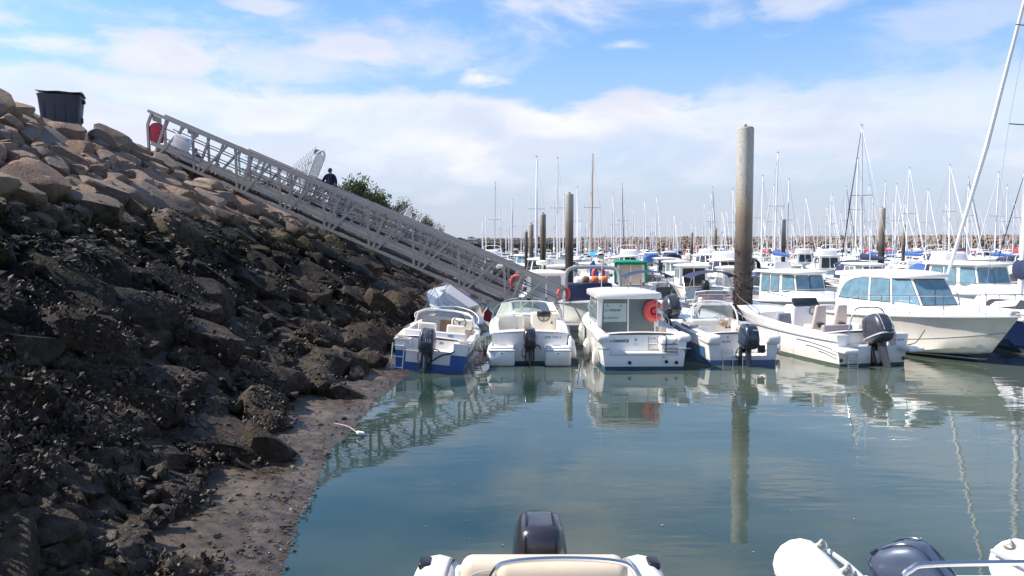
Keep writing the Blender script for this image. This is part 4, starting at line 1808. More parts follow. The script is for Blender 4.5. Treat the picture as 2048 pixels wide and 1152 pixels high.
def shell(root, H, mats, cockpit=None, sole=.25, gun=.2, notch=None, rail=None, deckm=None, camber=.06, linerm=None):
    """hull, painted bottom, deck, cockpit liner.  mats=(topside,bottom); notch=(halfwidth, ledge z, depth)"""
    top, bot = mats
    lo = [r_[0:3] for r_ in H.st]
    hi = [r_[2:] for r_ in H.st]
    mb = MB().grid(lo)
    mb.grid(mirror_rows(lo))
    r0 = H.st[0]
    low0 = r0[0:3]
    mb.poly([Vector((-p.x, p.y, p.z)) for p in reversed(low0[1:])] + list(low0))
    mb.build('bottom_paint', bot, root)
    mb = MB().grid(hi)
    mb.grid(mirror_rows(hi))
    o0 = r0[2:]
    if notch:
        wn, zl, dp = notch
        below = [p for p in o0 if p.z < zl - .005]
        above = [p for p in o0 if p.z > zl + .005]
        a, b = below[-1], above[0]
        k = (zl - a.z) / (b.z - a.z)
        edge = a.lerp(b, k)
        lowp = below + [edge]
        mb.poly([Vector((-p.x, p.y, p.z)) for p in reversed(lowp)] + lowp)
        zs = H.hz(0)
        zt = H.hz(dp / H.L)
        for s in (-1, 1):
            wing = [Vector((wn, 0, zl)), edge] + above + [Vector((wn, 0, zs))]
            mb.poly([Vector((s * p.x, p.y, p.z)) for p in wing])
            mb.poly([Vector((s * wn, 0, zl)), Vector((s * wn, 0, zs)), Vector((s * wn, dp, zt)), Vector((s * wn, dp, zl))])
            mb.poly([Vector((s * wn, 0, zs)), Vector((s * H.hb(0), 0, zs)), Vector((s * H.hb(dp / H.L), dp, zt)), Vector((s * wn, dp, zt))])
        mb.poly([Vector((-wn, 0, zl)), Vector((wn, 0, zl)), Vector((wn, dp, zl)), Vector((-wn, dp, zl))])
        mb.poly([Vector((-wn, dp, zl)), Vector((wn, dp, zl)), Vector((wn, dp, zt)), Vector((-wn, dp, zt))])
        ya = dp
    else:
        mb.poly([Vector((-p.x, p.y, p.z)) for p in reversed(o0)] + list(o0))
        ya = 0.0
    mb.build('hull', top, root)
    dk = MB()

    def strip(y0, y1, n, f0, f1, m):
        rows = []
        for i in range(n + 1):
            y = y0 + (y1 - y0) * i / n
            b = max(H.hb(y / H.L), .002)
            z = H.hz(y / H.L)
            xa, xb = f0(b), f1(b)
            rows.append([Vector((xa + (xb - xa) * j / m, y, z + camber * (1 - ((xa + (xb - xa) * j / m) / b) ** 2) * min(1, b / .5))) for j in range(m + 1)])
        dk.grid(rows)
    if cockpit:
        y0, y1 = cockpit
        if y0 > ya:
            strip(ya, y0, 2, lambda b: -b, lambda b: b, 4)
        for s in (-1, 1):
            strip(y0, y1, 6, (lambda b: -b) if s < 0 else (lambda b: b - gun), (lambda b: -b + gun) if s < 0 else (lambda b: b), 1)
        strip(y1, H.L * .995, 9, lambda b: -b, lambda b: b, 6)
        dk.build('deck', deckm or top, root)
        ln = MB()
        n = 6
        ys = [y0 + (y1 - y0) * i / n for i in range(n + 1)]

        def zg(y):
            b = H.hb(y / H.L)
            return H.hz(y / H.L) + camber * (1 - ((b - gun) / b) ** 2)
        for s in (-1, 1):
            ln.grid([[Vector((s * (H.hb(y / H.L) - gun), y, zg(y))), Vector((s * (H.hb(y / H.L) - gun - .02), y, sole))] for y in ys])
        ln.grid([[Vector((-(H.hb(y / H.L) - gun - .02), y, sole)), Vector((H.hb(y / H.L) - gun - .02, y, sole))] for y in ys])
        for y in (y0, y1):
            b = H.hb(y / H.L) - gun
            ln.grid([[Vector((-b + 2 * b * j / 6, y, H.hz(y / H.L) + camber * (1 - ((-b + 2 * b * j / 6) / (b + gun)) ** 2))) for j in range(7)], [Vector((-b + 2 * b * j / 6, y, sole)) for j in range(7)]])
        ln.build('cockpit_liner', linerm or M['gel2'], root)
    else:
        strip(ya, H.L * .995, 14, lambda b: -b, lambda b: b, 6)
        dk.build('deck', deckm or top, root)
    if rail is not None:
        for s in (-1, 1):
            MB().tube([H.sheer(H.L * i / 22, s, -.008, -.03) for i in range(23)], .022, 5).build('rubbing_strake', rail, root)


def panel(mb, quad, uv, off=.01, thick=.006):
    """polygon in (u,v) of a quad a,b,c,d (a-b bottom, d-c top), raised along the outward normal"""
    a, b, c, d = [Vector(p) for p in quad]
    n = (b - a).cross(d - a).normalized()
    pts = []
    for (u, v) in uv:
        p = a * (1 - u) * (1 - v) + b * u * (1 - v) + c * u * v + d * (1 - u) * v
        pts.append(p + n * (off - thick))
    mb.prism(pts, n * thick)
    return mb


def window(root, quad, uv, mat, name='window', off=.012, seal=True):
    if seal:
        cu = sum(p[0] for p in uv) / len(uv)
        cv = sum(p[1] for p in uv) / len(uv)
        a, b, c, d = [Vector(p) for p in quad]
        eu, ev = .022 / max(.1, (b - a).length), .022 / max(.1, (d - a).length)
        big = [(u + math.copysign(eu, u - cu), v + math.copysign(ev, v - cv)) for (u, v) in uv]
        mb = MB()
        panel(mb, quad, big, off - .004, .008)
        mb.build(name + '_seal', M['rubber'], root)
    mb = MB()
    panel(mb, quad, uv, off, .008)
    return mb.build(name, mat, root)


def ruv(u0, v0, u1, v1, r=.12, n=3):
    """rounded rectangle in uv"""
    out = []
    ru, rv = r * (u1 - u0), r * (v1 - v0)
    for (cu, cv, a0) in ((u1 - ru, v1 - rv, 0), (u0 + ru, v1 - rv, 90), (u0 + ru, v0 + rv, 180), (u1 - ru, v0 + rv, 270)):
        for i in range(n + 1):
            a = R(a0 + 90 * i / n)
            out.append((cu + ru * math.cos(a), cv + rv * math.sin(a)))
    return out


def cabin(root, plan, z0, z1, top_plan, mat, name='cabin'):
    """plan: ccw list of (x,y) seen from above; returns outward quads, one per side"""
    n = len(plan)
    zb = z0 if callable(z0) else (lambda x, y: z0)
    zt = z1 if callable(z1) else (lambda x, y: z1)
    A = [Vector((x, y, zb(x, y))) for (x, y) in plan]
    B = [Vector((x, y, zt(x, y))) for (x, y) in top_plan]
    mb = MB()
    quads = []
    for i in range(n):
        j = (i + 1) % n
        mb.add([A[i], A[j], B[j], B[i]], [(0, 1, 2, 3)])
        quads.append((A[i], A[j], B[j], B[i]))
    mb.poly(B)
    o = mb.build(name, mat, root)
    return quads, o


def roof_slab(root, plan, z, thick, mat, over=.08, crown=.06, name='roof'):
    cx = sum(p[0] for p in plan) / len(plan)
    cy = sum(p[1] for p in plan) / len(plan)

    def ring(k, zz, ex):
        out = []
        for (x, y) in plan:
            d = Vector((x - cx, y - cy))
            l = d.length
            d = d * ((l * k + ex) / l)
            out.append(Vector((cx + d.x, cy + d.y, zz)))
        return out
    mb = MB().loft([ring(1, z, over * .6), ring(1, z + thick * .25, over), ring(1, z + thick * .75, over * .85), ring(1, z + thick, over * .2), ring(.7, z + thick + crown * .6, 0), ring(.3, z + thick + crown, 0)])
    return mb.build(name, mat, root, smooth=50)


def outboard(root, loc, k=1.0, cowl=None, tilt=0.0, turn=0.0, name='outboard_motor', text=None, low=False, band=None):
    """origin at the transom clamp; motor extends aft (-y)"""
    cowl = cowl or M['cowl']
    mid = MB()
    # leg
    rings = []
    for (z, w, l, y) in ((.22, .16, .30, -.26), (.0, .13, .24, -.27), (-.3, .10, .20, -.28), (-.52, .09, .22, -.29)):
        rings.append([Vector((w / 2 * math.cos(a) * (1 if abs(math.cos(a)) < .9 else 1), y + l / 2 * math.sin(a), z)) * k for a in [2 * PI * j / 12 for j in range(12)]])
    mid.loft(rings)
    o = mid.build(name, cowl, root, loc, (tilt, 0, turn))
    # cowl: superelliptic loft
    rings = []
    for (z, w, l, y, e) in ((.16, .26, .42, -.24, .6), (.20, .36, .56, -.25, .55), (.30, .41, .64, -.27, .5), (.45, .42, .66, -.28, .5), (.58, .395, .62, -.27, .48), (.68, .355, .55, -.255, .48), (.735, .315, .48, -.245, .5), (.762, .27, .41, -.24, .55), (.770, .18, .28, -.235, .7)):
        rg = []
        for j in range(20):
            a = 2 * PI * j / 20
            ca, sa = math.cos(a), math.sin(a)
            rg.append(Vector((w / 2 * math.copysign(abs(ca) ** e, ca), y + l / 2 * math.copysign(abs(sa) ** e, sa), z)) * k)
        rings.append(rg)
    cw = MB().loft(rings).build('cowl', cowl, o, smooth=50)
    if not low:
        rg2 = []
        for (z, w, l, y) in ((.285, .425, .66, -.27), (.30, .432, .668, -.27), (.315, .425, .66, -.27)):
            rg = []
            for j in range(20):
                a = 2 * PI * j / 20
                ca, sa = math.cos(a), math.sin(a)
                rg.append(Vector((w / 2 * math.copysign(abs(ca) ** .5, ca), y + l / 2 * math.copysign(abs(sa) ** .5, sa), z)) * k)
            rg2.append(rg)
        MB().loft(rg2).build('cowl_band', band or M['black'], o, smooth=50)
        # raised moulding over the top and a rear latch
        for s in (-1, 1):
            ln_ = [(s * .10, -.60, .36), (s * .115, -.595, .50), (s * .115, -.565, .62), (s * .105, -.50, .715), (s * .10, -.36, .772), (s * .10, -.14, .772), (s * .11, -.0, .70), (s * .12, .045, .55), (s * .12, .05, .36)]
            MB().tube(smooth_path([Vector(p) * k for p in ln_], 4), .008 * k, 5).build('cowl_seam', band or M['black'], o)
        MB().rbox(Vector((0, -.615, .33)) * k, (.09 * k, .03 * k, .05 * k), .01 * k).build('cowl_latch', M['black'], o)
        g = MB()
        g.box(Vector((0, -.32, -.50)) * k, (.24 * k, .42 * k, .02 * k))
        g.build('cavitation_plate', cowl, o)
        g = MB()
        g.lathe([(.015 * k, -.26 * k), (.05 * k, -.18 * k), (.06 * k, 0), (.055 * k, .1 * k), (.02 * k, .2 * k)], 10, Vector((0, -.28, -.68)) * k, 'Y')
        g.prism([Vector((-.006, -.16, -.7)) * k, Vector((-.006, -.38, -.7)) * k, Vector((-.006, -.42, -.9)) * k, Vector((-.006, -.32, -.9)) * k], (.012 * k, 0, 0))
        g.box(Vector((0, -.28, -.58)) * k, (.05 * k, .22 * k, .16 * k))
        g.build('gearcase', cowl, o)
        pr = MB()
        c = Vector((0, -.56, -.68)) * k
        pr.lathe([(.03 * k, -.05 * k), (.042 * k, 0), (.042 * k, .06 * k)], 10, c, 'Y')
        for b in range(3):
            rm = Matrix.Rotation(b * 2.094, 3, 'Y')
            pts = [Vector((.03, -.02, 0)), Vector((.07, -.03, .07)), Vector((.05, -.0, .15)), Vector((-.03, .03, .15)), Vector((-.07, .03, .07)), Vector((-.03, .02, 0))]
            pr.prism([c + rm @ (p * k) for p in pts], rm @ Vector((0, .008 * k, 0)))
        pr.build('propeller', M['steel'], o)
        br = MB()
        for s in (-1, 1):
            br.box(Vector((s * .12, -.06, -.05)) * k, (.04 * k, .16 * k, .42 * k))
        br.box(Vector((0, -.1, .08)) * k, (.2 * k, .12 * k, .1 * k))
        br.build('clamp_bracket', M['black'], o)
        cb = MB()
        cb.tube(smooth_path([Vector((.10, -.1, .24)) * k, Vector((.26, -.02, .22)) * k, Vector((.34, .1, .1)) * k, Vector((.3, .25, .05)) * k]), .016 * k, 6)
        cb.build('cable', M['rubber'], o)
        cb = MB()
        cb.tube(smooth_path([Vector((-.10, -.1, .2)) * k, Vector((-.22, -.08, .1)) * k, Vector((-.22, -.02, -.1)) * k, Vector((-.1, .02, -.15)) * k]), .012 * k, 6)
        cb.build('cable', M['rubber'], o)
    if text:
        for (body, size, lc, rt, mt) in text:
            text_mesh('lettering', body, size * k, mt, o, Vector(lc) * k, rt, .0015)
    return o


def hoop(root, pts, r, mat, name, n=8, seg=6):
    return MB().tube(smooth_path(pts, seg), r, n).build(name, mat, root)


def ladder(root, x, y, z0, z1, w=.26, rungs=3, mat=None):
    mb = MB()
    for s in (-1, 1):
        mb.tube([(x + s * w / 2, y, z0), (x + s * w / 2, y, z1)], .014, 6)
    for k in range(rungs):
        z = z0 + .04 + (z1 - z0 - .1) * k / max(1, rungs - 1)
        mb.tube([(x - w / 2, y, z), (x + w / 2, y, z)], .013, 6)
    return mb.build('boarding_ladder', mat or M['steel'], root)


def pulpit(root, H, y0, hgt=.45, mat=None, stan=5, name='bow_rail'):
    pts = []
    L = H.L
    for i in range(12):
        t = i / 11
        y = y0 + (L * .985 - y0) * t
        pts.append(H.sheer(y, 1, .07, .02 + hgt * min(1, t * 4)))
    path = pts + [Vector((0, L + .04, H.hz(1) + hgt + .02))] + [Vector((-p.x, p.y, p.z)) for p in reversed(pts)]
    mb = MB().tube(path, .013, 6)
    for k in range(stan):
        y = y0 + (L * .95 - y0) * (k + .8) / stan
        for s in (-1, 1):
            a = H.sheer(y, s, .07, .02)
            mb.tube([a, a + Vector((0, 0, hgt))], .011, 5)
    return mb.build(name, mat or M['steel'], root)


def wheel_part(root, c, r=.17, tilt=R(-60), mat=None):
    mb = MB()
    rm = Matrix.Rotation(tilt, 3, 'X')
    c = Vector(c)
    mb.tube([c + rm @ Vector((r * math.cos(a), r * math.sin(a), 0)) for a in [2 * PI * k / 20 for k in range(20)]], .014, 6, closed=True)
    for a in (R(90), R(210), R(330)):
        mb.tube([c, c + rm @ Vector((r * math.cos(a), r * math.sin(a), 0))], .011, 5)
    mb.lathe([(.035, -.02), (.04, 0), (.02, .02)], 8, c, 'Z', None)
    return mb.build('steering_wheel', mat or M['black'], root)


def fender(loc, r=.085, L=.5, rope=.35, label='', lean=(0, 0), group='fenders hung between the near boats'):
    root = empty('fender', loc, (lean[0], lean[1], 0), label=label, cat='fender', group=group)
    MB().lathe([(.015, 0), (.05, .015), (r * .85, .06), (r, .12), (r, L - .12), (r * .85, L - .06), (.045, L - .02), (.03, L + .03), (.01, L + .04)], 14).build('body', M['fender'], root)
    MB().tube([(0, 0, L + .02), (.0, 0, L + rope)], .008, 5).build('lanyard', M['rope'], root)
    return root


def rope(pts, r=.012, mat=None, label='', n=8):
    o = MB().tube(smooth_path(pts, n), r, 6).build('mooring_rope', mat or M['rope'])
    return tag(o, label, 'rope', 'mooring ropes')


def windscreen(root, pts_bot, pts_top, glass, frame, fr=.018):
    mb = MB().grid([[Vector(p) for p in pts_bot], [Vector(p) for p in pts_top]])
    mb.build('windscreen', glass, root)
    MB().tube([Vector(pts_bot[0])] + [Vector(p) for p in pts_top] + [Vector(pts_bot[-1])], fr, 6).build('windscreen_frame', frame, root)


def seat_part(root, c, w=.45, d=.42, mat=None, back=.45, lean=-.12, name='seat', base=.25):
    c = Vector(c)
    mb = MB()
    mb.rbox(c + Vector((0, 0, .06)), (w, d, .13), .04)
    rm = Matrix.Rotation(-lean, 3, 'X')
    mb.rbox(c + Vector((0, -d / 2 + .02, .12 + back / 2)), (w * .95, .11, back), .045, rm)
    o = mb.build(name, mat or M['gel2'], root)
    if base:
        MB().rbox(c + Vector((0, 0, -base / 2)), (w * .8, d * .8, base), .03).build('seat_base', M['gel'], root)
    return o


# ------------------------------------------------------------------ near boats


def boat_blue():
    p = at_z(868, 742, 0)
    root = empty('motorboat', (p.x - .12, p.y, .03), (R(.5), R(5.5), R(-2)), label='blue and white open motorboat aground on the mud beside the bank', cat='motorboat')
    H = Hull(5.0, 2.1, .74, .92, .35, tr=.92, pz=.44, full=2.4)
    shell(root, H, (M['gel'], M['blue']), cockpit=(.62, 3.2), sole=.28, gun=.18, notch=(.58, .50, .42), rail=M['whitemetal'], linerm=M['gel2'])
    # transom white pad in the blue
    MB().box((-.06, -.006, .31), (1.16, .02, .30)).build('transom_pad', M['gel'], root)
    outboard(root, (-.08, -.02, .32), 1.0, M['cowlfade'], R(-2), text=[('115', .12, (-.03, -.612, .46), (R(90), 0, 0), M['inkwhite'])])
    MB().box((-.2, -.635, .8), (.11, .006, .02)).build('cowl_stripe', M['inkred'], root)
    ladder(root, -.84, -.06, -.05, .62, .30, 3, M['whitemetal'])
    for s in (-1, 1):
        MB().rbox((s * .82, .16, .79), (.3, .24, .02), .009).build('teak_pad', M['teak'], root)
    MB().rbox((0, .60, .84), (1.66, .1, .2), .03).build('aft_coaming', M['gel'], root)
    # windscreen with thick white frame
    zb = H.hz(.62) + .06
    b = [(-.88, 2.75, zb), (-.72, 3.2, zb + .06), (-.3, 3.42, zb + .08), (.3, 3.42, zb + .08), (.72, 3.2, zb + .06), (.88, 2.75, zb)]
    t = [(-.80, 2.55, zb + .30), (-.64, 2.9, zb + .36), (-.27, 3.1, zb + .38), (.27, 3.1, zb + .38), (.64, 2.9, zb + .36), (.80, 2.55, zb + .30)]
    windscreen(root, b, t, M['screenc'], M['whitemetal'], .03)
    MB().box((0, 3.17, .74), (1.5, .05, .62)).build('bulkhead', M['gelgrey'], root)
    MB().box((-.02, 3.13, .62), (.34, .03, .66)).build('cabin_door', M['wood'], root)
    seat_part(root, (-.42, 2.2, .5), .55, .4, M['gel2'], .36)
    seat_part(root, (.40, 2.2, .5), .55, .4, M['gel2'], .36)
    MB().rbox((.48, 2.98, .92), (.62, .36, .3), .05).build('console', M['gel2'], root)
    wheel_part(root, (.42, 2.72, .98), .19, R(-65))
    for s in (-1, 1):
        MB().box((s * .93, 1.6, .86), (.06, .75, .03)).build('side_grip', M['wood'], root)
        MB().box((s * .88, 1.55, .62), (.02, .7, .26)).build('side_pocket', M['teak'], root)
    text_mesh('lettering', 'VSD', .095, M['inkgrey'], root, (.34, .545, .82), (R(90), 0, 0), bold=.003)
    text_mesh('lettering', 'SN', .085, M['inkgrey'], root, (.16, .414, .63), (R(90), 0, 0), bold=.002)
    hoop(root, [(-.95, 3.0, .98), (-.93, 3.2, 1.12), (-.6, 4.4, 1.18), (0, 5.1, 1.2), (.6, 4.4, 1.18), (.93, 3.2, 1.12), (.95, 3.0, .98)], .014, M['whitemetal'], 'bow_rail')
    MB().tube(smooth_path([(-.02, -.3, .2), (.3, -.12, .42), (.55, -.02, .5), (.75, .1, .72)]), .02, 6).build('steering_cable', M['rubber'], root)
    mb = MB()
    r_ = random.Random(4)
    for i in range(160):
        c = Vector((-.1 + r_.gauss(0, .08), -.34 + r_.gauss(0, .07), -.12 + r_.uniform(-.12, .16)))
        d = Vector((r_.gauss(0, 1), r_.gauss(0, 1), r_.gauss(0, 1))).normalized()
        w = d.orthogonal().normalized()
        mb.add([c, c + d * .05 + w * .014, c + d * .09, c + d * .05 - w * .014], [(0, 1, 2, 3)])
    tag(mb.build('weed_tuft', M['weed'], root, smooth=0), kind='stuff')
    root.scale = (.95, .95, .95)
    return root


boat_blue()


def boat_white_tao():
    p = at_z(1060, 733, 0)
    root = empty('motorboat', (p.x, p.y + .45, 0), (0, 0, R(0)), label='white motorboat FOR TAO 2 with green tinted windscreen and black outboard', cat='motorboat')
    H = Hull(5.3, 2.15, .80, 1.05, .3, tr=.93, pz=.07, full=2.4)
    shell(root, H, (M['gel'], M['antifoul']), cockpit=(.5, 3.1), sole=.30, gun=.22, notch=None, rail=M['whitemetal'], linerm=M['gel2'])
    MB().rbox((0, .2, .63), (1.5, .3, .46), .06).build('aft_bench', M['gel'], root)
    for s in (-1, 1):
        # moulded swim platform lobes
        MB().rbox((s * .72, -.2, .22), (.66, .5, .46), .07, taper=1.04).build('swim_platform', M['gel'], root)
        MB().rbox((s * .72, -.21, .405), (.70, .54, .03), .012).build('platform_seam', M['gelgrey'], root)
        MB().rbox((s * .72, -.2, .46), (.62, .44, .07), .03).build('platform_top', M['nonslip'], root)
        MB().tube([(s * .6, -.3, .5), (s * .6, -.3, .52), (s * .8, -.3, .52), (s * .8, -.3, .5)], .012, 5).build('cleat', M['steel'], root)
    outboard(root, (0, -.06, .30), .86, M['cowl'], 0, text=[('YAMAHA', .05, (-.11, -.50, .685), (R(48), 0, 0), M['inkwhite'])])
    zb = H.hz(.6) + .06
    b = [(-.95, 2.3, zb), (-.86, 3.0, zb + .03), (-.4, 3.45, zb + .08), (.4, 3.45, zb + .08), (.86, 3.0, zb + .03), (.95, 2.3, zb)]
    t = [(-.90, 2.2, zb + .12), (-.75, 2.75, zb + .42), (-.35, 3.1, zb + .46), (.35, 3.1, zb + .46), (.75, 2.75, zb + .42), (.90, 2.2, zb + .12)]
    windscreen(root, b, t, M['screen'], M['whitemetal'], .014)
    for x in (-.15, .12):
        MB().tube([(x * 1.3, 3.1, zb + .45), (x * 1.3, 3.4, zb + .08)], .011, 5).build('screen_post', M['whitemetal'], root)
    MB().rbox((-.5, 2.95, .72), (.8, .45, .62), .06).build('locker', M['gel2'], root)
    MB().rbox((.5, 2.95, .76), (.8, .45, .68), .06).build('console', M['gel2'], root)
    MB().rbox((.48, 2.74, 1.06), (.4, .14, .16), .03).build('instrument_binnacle', M['black'], root)
    wheel_part(root, (.48, 2.62, 1.0), .17, R(-65))
    for (x, z) in ((-.3, .62), (.02, .62), (.72, .8), (.93, .62)):
        MB().rbox((x, 2.71, z), (.04, .03, .07), .008).build('latch', M['black'], root)
    MB().tube([(-.30, 2.68, .62), (-.30, 2.68, 1.02)], .009, 5).build('grab_bar', M['steel'], root)
    for s in (-1, 1):
        hoop(root, [(s * .98, 2.2, .9), (s * 1.0, 2.5, 1.08), (s * .98, 3.3, 1.2), (s * .6, 4.5, 1.36), (0, 5.25, 1.4)], .013, M['steel'], 'bow_rail')
    text_mesh('lettering', 'FOR TAO 2', .085, M['inkgrey'], root, (.40, -.006, .67), (R(90), 0, 0), bold=.001)
    for (x, z) in ((-.72, .33), (-.5, .07), (.42, .09), (.72, .33)):
        MB().lathe([(.02, 0), (.024, .008), (.015, .012)], 8, (x, -.462 if abs(x) > .6 else -.012, z), 'Y').build('drain', M['black'], root)
    return root, p


tao, tao_p = boat_white_tao()


def boat_chance():
    p = at_z(1288, 741, 0)
    root = empty('fishing_boat', (p.x, p.y, 0), (0, 0, R(1.5)), label='white cabin fishing boat A CHANCE with for sale sign and red lifebuoy', cat='fishing boat')
    H = Hull(5.8, 2.3, .84, 1.15, .32, tr=.93, pz=.10, full=2.5)
    shell(root, H, (M['gel'], M['antifoul']), cockpit=(.62, 1.75), sole=.30, gun=.25, notch=(.84, .42, .36), rail=M['gel'], linerm=M['gel2'])
    MB().box((.0, .16, .428), (1.62, .3, .012)).build('bathing_step', M['nonslip'], root)
    MB().rbox((.0, -.012, .405), (1.72, .03, .035), .012).build('step_edge', M['steel'], root)
    for s in (-1, 1):
        # rounded quarter cappings
        MB().rbox((s * 1.0, .36, .80), (.34, .80, .20), .08).build('quarter_capping', M['gel'], root)
        MB().rbox((s * 1.005, -.015, .545), (.30, .03, .03), .012).build('corner_trim', M['gelgrey'], root)
    # cabin
    cw, xo = .86, -.1
    y0, y1, zt = 1.75, 3.75, 1.72
    plan = [(xo - cw, y0), (xo + cw, y0), (xo + cw, y1), (xo + cw * .75, y1 + .55), (xo - cw * .75, y1 + .55), (xo - cw, y1)]
    top = [(xo - cw * .93, y0), (xo + cw * .93, y0), (xo + cw * .90, y1 - .2), (xo + cw * .68, y1 + .15), (xo - cw * .68, y1 + .15), (xo - cw * .90, y1 - .2)]
    q, _ = cabin(root, plan, .30, zt, top, M['gel'])
    for (u0, u1) in ((.075, .49), (.51, .925)):
        mb = MB()
        panel(mb, q[0], [(u0, .16), (u1, .16), (u1, .95), (u0, .95)], .012, .008)
        mb.build('sliding_door', M['glassgreen'], root)
    fr = MB()
    for u in (.065, .5, .935):
        panel(fr, q[0], [(u - .012, .14), (u + .012, .14), (u + .012, .965), (u - .012, .965)], .03, .02)
    panel(fr, q[0], [(.05, .95), (.95, .95), (.95, .975), (.05, .975)], .031, .02)
    fr.build('door_frame', M['whitemetal'], root)
    for k, uv in ((1, (.08, .50, .92, .90)), (5, (.08, .50, .92, .90)), (2, (.1, .5, .9, .92)), (4, (.1, .5, .9, .92)), (3, (.06, .5, .94, .92))):
        window(root, q[k], ruv(*uv), M['glassgreen'])
    roof_slab(root, [(xo - .86, y0 - .12), (xo - .7, y0 - .2), (xo + .7, y0 - .2), (xo + .86, y0 - .12), (xo + .85, y1), (xo + .62, y1 + .3), (xo - .62, y1 + .3), (xo - .85, y1)], zt - .05, .15, M['gel'], .03, .08)
    # notice in the window
    nt_ = MB()
    panel(nt_, q[0], [(.10, .52), (.475, .52), (.475, .87), (.10, .87)], .020, .004)
    nt_.build('sale_notice', M['paper'], root)
    text_mesh('lettering', 'A  VENDRE', .085, M['ink'], root, (xo - .62, y0 - .027, 1.32), (R(90), 0, 0), .001)
    text_mesh('lettering', '06 12 99 64 76', .068, M['ink'], root, (xo - .67, y0 - .027, 1.12), (R(90), 0, 0), .001)
    for x in (xo - .55, xo - .2):
        MB().box((x, y0 - .03, 1.47), (.035, .01, .03)).build('clip', M['black'], root)
    text_mesh('lettering', 'LA CHANCE', .098, M['ink'], root, (-.86, .35, .66), (R(90), 0, 0), .002, bold=.003)
    st = MB()
    for k in range(8):
        a = k * PI / 4
        rr = .055 if k % 2 == 0 else .032
        d = Vector((math.cos(a), 0, math.sin(a)))
        w = Vector((-math.sin(a), 0, math.cos(a))) * .008
        c = Vector((-.14, .354, .72))
        st.prism([c + w, c + d * rr, c - w], (0, -.004, 0))
    st.build('compass_emblem', M['inkgrey'], root)
    MB().box((-.14, .355, .60), (.10, .004, .06)).build('sticker', M['sign'], root)
    # ladder folded in the middle, boxed recess
    ladder(root, .30, .30, .42, .82, .26, 3, M['steel'])
    MB().rbox((.30, .34, .55), (.26, .05, .16), .02).build('ladder_step', M['gel2'], root)
    # exhausts
    for (x, z) in ((-.36, .20), (.55, .22), (.80, .20)):
        MB().lathe([(.018, .0), (.032, -.03), (.042, -.028), (.042, .01)], 12, (x, -.01, z), 'Y').build('exhaust_outlet', M['black'], root)
    for x in (.47, .53):
        MB().lathe([(.012, -.012), (.012, .01)], 6, (x, -.004, .33), 'Y').build('drain', M['black'], root)
    hoop(root, [(-1.08, 2.0, .9), (-1.05, 2.2, 1.15), (-.95, 3.5, 1.35), (-.5, 5.2, 1.5), (0, 5.75, 1.55), (.5, 5.2, 1.5), (.95, 3.5, 1.35), (1.05, 2.2, 1.15), (1.08, 2.0, .9)], .014, M['steel'], 'bow_rail')
    MB().tube([(xo + .72, y0 - .28, 1.68), (xo + .72, y0 - .28, 1.02)], .014, 6).build('grab_rail', M['steel'], root)
    MB().tube([(xo - .6, 2.6, 1.8), (xo - .62, 2.4, 2.7)], .008, 5).build('aerial', M['white'], root)
    for x in (xo - .35, xo + .1, xo + .45):
        MB().tube([(x, 2.3, 1.84), (x, 2.3, 2.15)], .012, 5).build('rod_holder', M['steel'], root)
    # red horseshoe buoy hung on the door and life raft canister: own things
    m = root.matrix_basis.copy()
    m = Matrix.Translation(root.location) @ root.rotation_euler.to_matrix().to_4x4()
    lb = empty('lifebuoy', label='coral red horseshoe lifebuoy hung on the cabin door of A CHANCE', cat='lifebuoy')
    lb.matrix_world = m @ Matrix.Translation((.56, y0 - .12, 1.34))
    pts = [Vector((.17 * math.cos(a), 0, .19 * math.sin(a))) for a in [R(22 + 316 * k / 22) for k in range(23)]]
    MB().tube(pts, [.07] + [.105] * 21 + [.07], 10).build('ring', M['buoyred'], lb, smooth=60)
    MB().lathe([(.03, -.13), (.06, -.11), (.06, .0), (.03, .02)], 10, (0, 0, 0), 'Y').build('light', M['red'], lb)
    MB().tube([(0, -.1, .0), (.1, -.11, .02), (.28, -.06, .04)], .012, 5).build('strap', M['inkred'], lb)
    lr = empty('life_raft', label='white life raft canister strapped to the transom step of A CHANCE', cat='life raft')
    lr.matrix_world = m @ Matrix.Translation((.71, .17, .45))
    MB().rbox((0, 0, .19), (.62, .28, .38), .09).build('canister', M['white'], lr)
    for x in (-.16, .18):
        MB().tube([(x, -.148, .02), (x, -.148, .36), (x, -.07, .392), (x, .13, .392)], .013, 5).build('strap', M['rubber'], lr)
    MB().tube([(-.315, .0, .22), (-.28, -.148, .2), (.28, -.148, .2), (.315, 0, .22)], .011, 5).build('strap', M['rubber'], lr)
    MB().tube([(.0, -.15, .2), (.08, -.15, .29), (.13, -.14, .36)], .008, 5).build('strap', M['rubber'], lr)
    cr = MB()
    for x in (-.2, .3):
        cr.tube([(x, -.17, 0), (x, -.17, .1)], .014, 5)
    cr.tube([(-.2, -.17, .1), (.3, -.17, .1)], .014, 5)
    cr.tube([(.33, -.15, .0), (.34, -.15, .38), (.34, .1, .38)], .014, 5)
    cr.build('cradle', M['galvdark'], lr)
    return root


chance = boat_chance()


